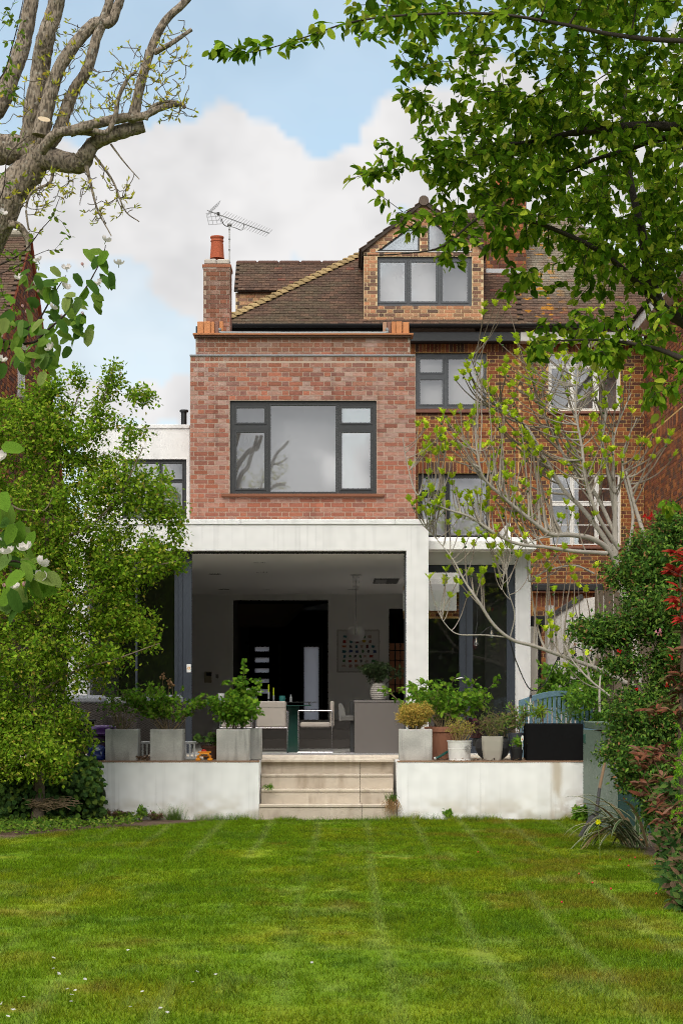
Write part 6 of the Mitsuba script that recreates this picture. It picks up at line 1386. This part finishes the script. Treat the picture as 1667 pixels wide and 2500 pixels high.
# striped strap leaves at the foot of the shrub: each leaf a part
pm = thing('striped_strap_plant', 'arching strap leaved plant with cream edged leaves at the lawn edge', 'plant')
def strap(parent, p, d0, L, w, cg, ce, bend=1.0, name='leaf', mat='leaf_gloss', n=9):
    d = unit(d0); q = np.array(p, float); v, c = [], []; hz = unit(np.array([d[0], d[1], 0]) + 1e-6); sd = unit(np.cross(hz, [0, 0, 1]))
    for k in range(n + 1):
        t = k / n; ww = w * (.55 + .9 * t) * (1 - t ** 3.2) if t < .999 else .0005
        nm = np.cross(sd, d)
        for s_, lift in ((-1, .22), (-.72, .1), (0, 0), (.72, .1), (1, .22)): v.append(q + sd * s_ * ww + nm * lift * ww * 1.4)
        c += [ce, cg, cg, cg, ce]; d = unit(d + np.array([0, 0, -1]) * bend / n * (.5 + 1.6 * t)); q = q + d * L / n; q[2] = max(q[2], .012)
    f = [[r * 5 + k, r * 5 + k + 1, r * 5 + k + 6, r * 5 + k + 5] for r in range(n) for k in range(4)]
    return M().add(v, f, np.array(c) * R(.8, 1.2)).put(name, mat, parent)
for k in range(46):
    b = ground(1560, 2072) + [R(-.16, .12), R(-.15, .25), .02]; b[2] = .02; a = R(2.3, 4.2) if k > 6 else R(0.6, 1.9)
    dr0 = np.array([math.cos(a) * R(.4, 1.0), math.sin(a) * .8, R(.8, 1.5)])
    dead = rng.random() < .16
    strap(pm, b, dr0, R(.6, 1.0), R(.022, .032), (.24, .17, .09) if dead else [(.11, .165, .07), (.15, .19, .10), (.08, .135, .05)][rng.integers(3)], (.45, .34, .19) if dead else (.80, .74, .50), R(1.2, 2.5))
strap(pm, ground(1482, 2022) + [0, 0, 0], [.10, .1, 1], .42, .018, (.065, .11, .035), (.16, .19, .07), .12)

# bush behind the bench
bb = thing('light_green_bush', 'light green leafy bush growing behind the blue bench', 'shrub'); wood = M(); lv = Leaves()
root = guide([(1440, 1840, 29.9), (1435, 1740, 29.9), (1425, 1640, 29.9)], [.03, .02, .008]); wood.tube(*root, (.1, .08, .05), 6)
grow(wood, root[0], root[1], blobpts([(1420, 1660, 29.8, 80, 60, .5), (1390, 1710, 29.6, 60, 40, .4), (1450, 1740, 29.6, 60, 40, .4), (1405, 1712, 28.8, 44, 30, .2), (1440, 1690, 29, 50, 40, .2), (1340, 1650, 29.9, 34, 32, .3), (1470, 1650, 29.8, 40, 60, .4), (1330, 1700, 30.1, 24, 30, .2)], 420), (.09, .09, .04), dress(lv, 34, .085, .42, [(.085, .175, .022), (.12, .22, .03), (.06, .14, .018)], .1, .2, (0, -.4, 1), .8, [(.16, .26, .03)], mn=12, jit=.02), rtip=.0025, wob=.15)
wood.put('stems', 'bark', bb); lv.build(M(), 'big').put('crown', 'leaf', bb)
# ------------------------------------------------------------------ potted plants, weeds, petals and what lies about
def potted(name, lab, cat, p, n, H, spread, per, L, W, cols, stem=(.22, .16, .09), start=.3, kind='big', tips=None, rs=.004, up=.7, hvar=.3, mat='leaf', lean=(0, 0), branch=2, droop=.1, jit=.012):
    t = thing(name, lab, cat); wood = M(); lv = Leaves(); fn = dress(lv, per * 1.7, L, W, cols, start, droop, (0, -.4, 1), .7, tips, jit=jit)
    for k in range(n):
        a = R(0, 6.28); r = math.sqrt(R(0, 1)); o = np.array([math.cos(a), math.sin(a) * .7, 0]) * r
        h = H * R(1 - hvar, 1 + hvar * .3) * (1 - .25 * r * r); tip = p + o * spread + [lean[0] * h, lean[1] * h, h]; b = p + o * min(.12, spread * .5) * R(.3, 1)
        s = spline([b, b * .5 + tip * .5 + np.array([R(-.04, .04), R(-.04, .04), R(0, .05) * up]), tip], 5); wood.tube(s, np.linspace(rs, rs * .45, len(s)), np.array(stem) * R(.7, 1.25), 4, False); fn(s, np.gradient(s, axis=0), h)
        for q in range(branch):
            i = rng.integers(3, len(s) - 1); e = s[i] + unit(rng.normal(size=3) * [1, .7, .4] + [0, 0, .45]) * R(.3, .7) * H * .5; s2 = spline([s[i], (s[i] + e) / 2 + [0, 0, .01], e], 3)
            wood.tube(s2, np.linspace(rs * .6, rs * .3, len(s2)), np.array(stem) * R(.7, 1.2), 4, False); fn(s2, np.gradient(s2, axis=0), np.linalg.norm(e - s[i]))
    if wood.n: wood.put('stems', 'bark', t)
    if lv.a: lv.build(M(), kind).put('leaves', mat, t, kind='stuff')
    return t


HG = [(.075, .155, .014), (.105, .20, .018), (.05, .115, .012), (.14, .235, .022)]
P = PLANT
potted('hydrangea', 'twiggy half bare shrub in the leftmost grey planter', 'shrub', P['a'], 30, .62, .32, 8, .055, .62, HG[:3], (.25, .19, .115), .55, hvar=.45, droop=0)
potted('hydrangea', 'wide leafy shrub with brown old flower heads in front of a rattan chair', 'shrub', P['b'], 28, .66, .62, 26, .066, .66, HG, (.25, .18, .10), .35, branch=3)
potted('hydrangea', 'tall bright leafy shrub in the planter beside the orange toy', 'shrub', P['c'] + [.0, .05, 0], 24, .54, .42, 50, .066, .66, HG, (.17, .13, .07), .25, branch=3)
potted('hydrangea', 'narrow leafy shoot rising from the planter tucked beside the steps', 'shrub', P['d'] + [-.03, 0, 0], 6, .86, .10, 50, .066, .66, HG, (.17, .13, .07), .25, branch=3, hvar=.15)
oh = M()
for X, Y in ((347 * 1.0 + 50, 1652), (412, 1665), (420, 1672)):
    for k in range(14): s = trimesh.creation.icosphere(1); oh.add(np.asarray(s.vertices) * R(.01, .016) + at(X, Y, 27.7) + rng.normal(0, .022, 3), s.faces, np.array([.26, .15, .08]) * R(.7, 1.2))
    oh.tube([at(X, Y, 27.7), at(X + R(-6, 6), 1760, 27.7)], .004, (.22, .15, .09), 4)
oh.put('old_flower_heads', 'matt', 'hydrangea_001', kind='stuff')
potted('golden_bush', 'dense golden yellow small leaved bush in the right grey planter', 'shrub', P['e'] + [.0, 0, .02], 90, .36, .27, 120, .026, .55, [(.36, .25, .055), (.28, .22, .045), (.42, .30, .08), (.22, .20, .04)], (.17, .12, .06), .15, 'simple', rs=.0025, branch=3, hvar=.25)
potted('hydrangea', 'wide green shrub with tan stems in the weathered terracotta pot', 'shrub', P_tc + [.04, .05, -.02], 36, .76, .82, 22, .078, .62, HG, (.27, .20, .12), .45, branch=3)
potted('heuchera', 'low purple leaved plant behind the round white pot', 'plant', np.array([wx(1160, 27.9), 27.95, TZ + .30]), 26, .26, .22, 16, .07, .9, [(.055, .022, .03), (.08, .03, .035), (.04, .02, .024)], (.12, .05, .05), .6, 'round', branch=0)
potted('dry_stems', 'dry tan stems with small yellowish leaves in the white pot', 'plant', P_wh, 46, .34, .22, 20, .032, .4, [(.24, .23, .04), (.18, .20, .03), (.28, .20, .07)], (.32, .22, .09), .35, 'simple', rs=.003, branch=1)
potted('wispy_plant', 'wispy grassy plant in the tapered stone pot', 'plant', P_st, 34, .36, .20, 12, .09, .09, [(.09, .13, .03), (.14, .16, .05), (.20, .16, .08)], (.19, .15, .08), .05, 'simple', rs=.0025, branch=1)
potted('upright_plant', 'upright green shoots in the tall slate pot', 'plant', P_sl, 12, .44, .15, 34, .085, .26, [(.10, .18, .03), (.13, .22, .035), (.20, .15, .08)], (.22, .16, .11), .3, 'lance', branch=1)
potted('upright_plant', 'grassy tuft and seed heads beside the purple leaved plant', 'plant', np.array([wx(1240, 28.0), 28.0, TZ + .3]), 24, .30, .18, 16, .09, .12, [(.08, .13, .03), (.15, .15, .06)], (.2, .15, .09), .1, 'simple', rs=.0025, branch=0)
potted('seedling', 'small leafy seedling in the little black pot', 'plant', P_bk - [0, 0, .01], 10, .16, .10, 50, .042, .5, HG[:2], (.26, .17, .10), .2, branch=1)
potted('trough_plant', 'sparse leafy shoots at the left end of the black trough', 'plant', P_tr, 8, .34, .14, 22, .085, .3, [(.11, .19, .02), (.15, .22, .02)], (.17, .18, .06), .35, 'lance', branch=1, tips=[(.2, .24, .03)])
potted('trough_plant', 'grassy blades at the middle of the black trough', 'plant', P_tr + [.38, 0, 0], 8, .26, .14, 14, .16, .08, [(.06, .11, .03), (.08, .13, .04)], (.1, .12, .04), .05, 'lance', branch=0)
potted('broad_leaved_plant', 'broad leaved plant in the brown pot behind the orange toy', 'plant', P_br - [.04, 0, .02], 12, .20, .16, 14, .10, .8, [(.055, .11, .03), (.085, .15, .03), (.06, .05, .04)], (.12, .08, .05), .6, 'round', branch=0)
potted('leafy_branches', 'dark leafy branches arranged in the ribbed vase', 'branches', P_vs, 34, .34, .36, 46, .05, .5, [(.028, .045, .018), (.04, .06, .025), (.022, .035, .016)], (.06, .05, .035), .3, branch=3, up=1.5)
so = thing('strap_leaved_plant', 'arching strap leaved plant in the small terracotta pot', 'plant')
for k in range(34): a = R(0, 6.28); strap(so, P_tl + [math.cos(a) * .03, math.sin(a) * .03, -.03], [math.cos(a), math.sin(a) * .6, R(.6, 2.2)], R(.35, .62), R(.006, .010), [(.05, .085, .03), (.10, .12, .05), (.20, .17, .09)][rng.integers(3)], (.13, .14, .07), R(1.2, 2.6), n=7)


def tuft(lab, X, Y, n, h, spread, col, D=None, lean=.8, z=None):
    c = ground(X, Y); m = M(); x = c[0] + rng.normal(0, spread, n); y = np.minimum(c[1] + rng.normal(0, .05, n), 27.24)
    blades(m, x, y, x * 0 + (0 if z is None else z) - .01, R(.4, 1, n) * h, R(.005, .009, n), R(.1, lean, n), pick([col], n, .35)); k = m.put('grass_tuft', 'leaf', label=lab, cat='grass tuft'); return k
GT = (.085, .145, .025)
tuft('tall grass tuft against the left white wall', 432, 1996, 130, .25, .055, GT); tuft('long low grass tuft along the left wall near the steps', 548, 2001, 300, .12, .22, GT); tuft('grass tuft at the foot of the bottom step', 770, 2006, 200, .10, .18, GT, lean=1); tuft('grass tuft below the right end of the bottom step', 905, 2006, 200, .12, .13, GT)
tuft('thin grass along the right white wall beside the steps', 1040, 2001, 120, .13, .20, (.10, .16, .04)); tuft('thin grass at the middle of the right white wall', 1145, 2002, 90, .13, .22, (.10, .16, .04))
hang = thing('withered_tuft', 'brown withered grass tuft hanging beside the steps', 'grass tuft'); m = M(); n = 160; c = at(958, 1955, 27.2); x = c[0] + rng.normal(0, .04, n)
b = np.stack([x, np.full(n, 27.22) + R(-.06, 0, n), c[2] + R(-.02, .04, n)], 1); tipv = b + np.stack([rng.normal(0, .05, n), R(-.10, -.02, n), R(-.26, -.10, n)], 1); g = rng.random(n) < .4; tipv[g, 2] = b[g, 2] + R(.04, .12, g.sum())
col = np.where(g[:, None], pick([GT], n), pick([(.20, .13, .06), (.13, .085, .04)], n)); d = np.array([.004, 0, 0]); v = np.stack([b - d, b + d, tipv], 1).reshape(-1, 3); m.add(v, np.arange(3 * n).reshape(-1, 3), np.repeat(col, 3, 0)); m.put('blades', 'leaf', hang, kind='stuff')
for lab, X, Y, n, h, s, L, col in (('green weed against the left wall beside the soil patch', 356, 1993, 9, .17, .05, .04, HG), ('reddish low weed at the foot of the left wall', 385, 1998, 18, .07, .12, .03, [(.12, .05, .04), (.09, .09, .03)]), ('upright weed near the ivy at the left wall', 270, 1990, 8, .22, .06, .03, HG), ('small weed at the foot of the right wall', 1093, 1999, 7, .13, .04, .05, HG), ('leafy weed beside the green store corner', 1425, 2006, 20, .17, .12, .09, HG[:3]),
                                   ('reddish weeds between ivy and left wall', 300, 1993, 26, .10, .20, .035, [(.10, .06, .035), (.07, .10, .02), (.14, .07, .05)]), ('tiny weed growing from a step joint', 655, 1928, 5, .05, .03, .03, HG)):
    p = ground(X, Y); p[1] = min(p[1], 27.2); p[2] = 0
    if Y < 1950: p = at(X, Y, 27.4)
    potted('weed', lab, 'weed', p, n, h, s, 60, L, .45, col, (.12, .10, .05), .2, 'lance', branch=1, rs=.002)
dd = thing('dandelion', 'yellow dandelion flower beside the spade', 'flower'); c = at(1460, 2008, 20.4)
M().tube([[c[0] + .02, c[1], 0], c], .004, (.12, .17, .03), 5).put('stem', 'paint', dd)
l = Leaves(); n = 60; a = R(0, 6.28, n); l.add(np.repeat(c[None], n, 0), unit(np.stack([np.cos(a), R(-.9, .1, n), np.sin(a)], 1)), unit(np.stack([np.cos(a) * -.3, np.full(n, -1.0), np.sin(a) * -.3], 1)), R(.022, .034, n), .008, pick([(.70, .48, .008)], n, .12)); l.build(M(), 'lance').put('flower_head', 'leaf', dd)
stn = trimesh.creation.icosphere(3); v = np.asarray(stn.vertices); v = v * (1 + .5 * (meshkit.fbm(v * 1.7 + 3, 3, 3) - .5))[:, None] * [.062, .05, .026]
m = M(); m.add(v + ground(113, 2024) + [0, 0, .018], stn.faces, (.36, .33, .29)); m.put('stone', 'matt', label='pale flat stone on the soil at the left lawn edge', cat='stone')
# leaf litter and petals
PT = []
for k in range(3):
    s = np.linspace(-1, 1, 6); Xg, Yg = np.meshgrid(s, s); rr = np.sqrt(np.clip(1 - Yg ** 2 * .8, .05, 1)); i, j = np.meshgrid(np.arange(5), np.arange(5), indexing='ij'); a = i * 6 + j
    PT.append(M().add(np.stack([Xg * rr, Yg * rr.T, .28 * (Xg ** 2 + .6 * Yg ** 2) + .1 * Xg * (k - 1)], -1).reshape(-1, 3), np.stack([a, a + 1, a + 7, a + 6], -1).reshape(-1, 4), np.array([.80, .78, .77]) * (1 - .05 * k)).shape('leaf'))
for zx, zy in ((245, 1415), (245, 1465), (270, 1488), (390, 1515), (345, 1567), (330, 1588), (327, 1620), (108, 1598), (8, 1628), (60, 1658), (588, 1378), (653, 1573), (906, 1480), (990, 1492), (884, 1528), (598, 1644), (737, 1650), (767, 1670), (36, 1689), (1431, 1436), (310, 1560)):
    c = ground(zx * .5319, 1600 + zy * .5319); k = num('petal'); scene[k] = {**PT[rng.integers(3)], 'to_world': frame(c + [0, 0, .032], [R(-1, 1), R(-1, 1), R(-.3, .3)], [R(-.4, .4), R(-.5, .3), 1], R(.010, .014))}
    labels[k] = {'label': 'white petal fallen on the lawn in the foreground', 'category': 'petal', 'group': 'white petals on the lawn'}
RP = M().mesh(trimesh.creation.icosphere(1), (.5, .05, .05)).shape('matt')
for X, Y in ((1167, 2085), (1413, 2139), (1446, 2161), (1491, 2176), (1602, 2188), (1371, 2209), (1513, 2104), (1534, 2119), (1600, 2115), (1550, 2099), (1661, 2180)):
    k = num('fallen_flower'); scene[k] = {**RP, 'to_world': frame(ground(X, Y) + [0, 0, .02], [1, 0, 0], [0, 0, 1], .009)}; labels[k] = {'label': 'tiny red fallen flower on the mossy right side of the lawn', 'category': 'petal', 'group': 'red fallen flowers on the lawn'}
# leaf mould swept along the wall top
lm = Leaves(); n = 420; xx = np.where(rng.random(n) < .5, R(wx(338, 27.5), wx(365, 27.5), n), R(wx(1060, 27.5), wx(1284, 27.5), n)); lm.add(np.stack([xx, R(27.36, 27.75, n), TZ + R(.004, .03, n) + .05 * (xx < 0) * R(0, 1, n)], 1), rng.normal(size=(n, 3)) * [1, 1, .25], unit(rng.normal(size=(n, 3)) * .4 + [0, -.2, 1]), R(.02, .05, n), R(.01, .025, n), pick([(.09, .055, .035), (.15, .09, .05), (.06, .04, .03)], n))
lm.build(M(), 'simple').put('leaf_litter', 'leaf', label='dead brown leaves gathered between the pots on the wall', cat='leaf litter', kind='stuff')
# tall hedge that closes the garden behind the viewpoint; it shows only as dark reflections in the lower panes
hg = thing('tall_hedge', 'tall dark evergreen hedge closing the garden behind the viewpoint', 'hedge'); lv = Leaves(); n = 9000
hx_ = R(-16, 16, n); hz_ = R(0, 1, n) * (6.6 + 1.6 * meshkit.fbm(np.stack([hx_ * .5, hx_ * 0, hx_ * 0], -1), 3, 2)); lv.add(np.stack([hx_, -10 + R(-.1, .8, n), hz_], 1), unit(np.stack([R(-1, 1, n), R(0, 1, n), R(-.6, 1, n)], 1)), unit(np.stack([R(-.5, .5, n), R(.2, 1, n), R(0, 1, n)], 1)), R(.25, .5, n), R(.14, .28, n), pick([(.03, .06, .012), (.05, .09, .015), (.022, .045, .012)], n)); lv.build(M(), 'big').put('leaves', 'leaf', hg, kind='stuff')
M().box(-16, 16, -11.5, -10, 0, 6.5, (.014, .02, .008)).put('core', 'matt', hg)

lf = thing('board_fence', 'dark board fence along the left boundary behind the leafy tree', 'fence')
for k in range(64):
    y = 23.0 + k * .2; M().box(-5.45 + R(-.01, .01), -5.42, y, y + .188, 0, 1.95 + R(-.02, .02), np.array([.07, .055, .042]) * R(.7, 1.2)).put('board', 'matt', lf)

sg = thing('side_gate', 'dark boarded gate between left fence and house', 'gate')
for k in range(9): M().box(-5.42 + k * .16, -5.42 + k * .16 + .15, 33.2, 33.23, 0, 2.9, np.array([.06, .05, .04]) * R(.7, 1.2)).put('board', 'matt', sg)
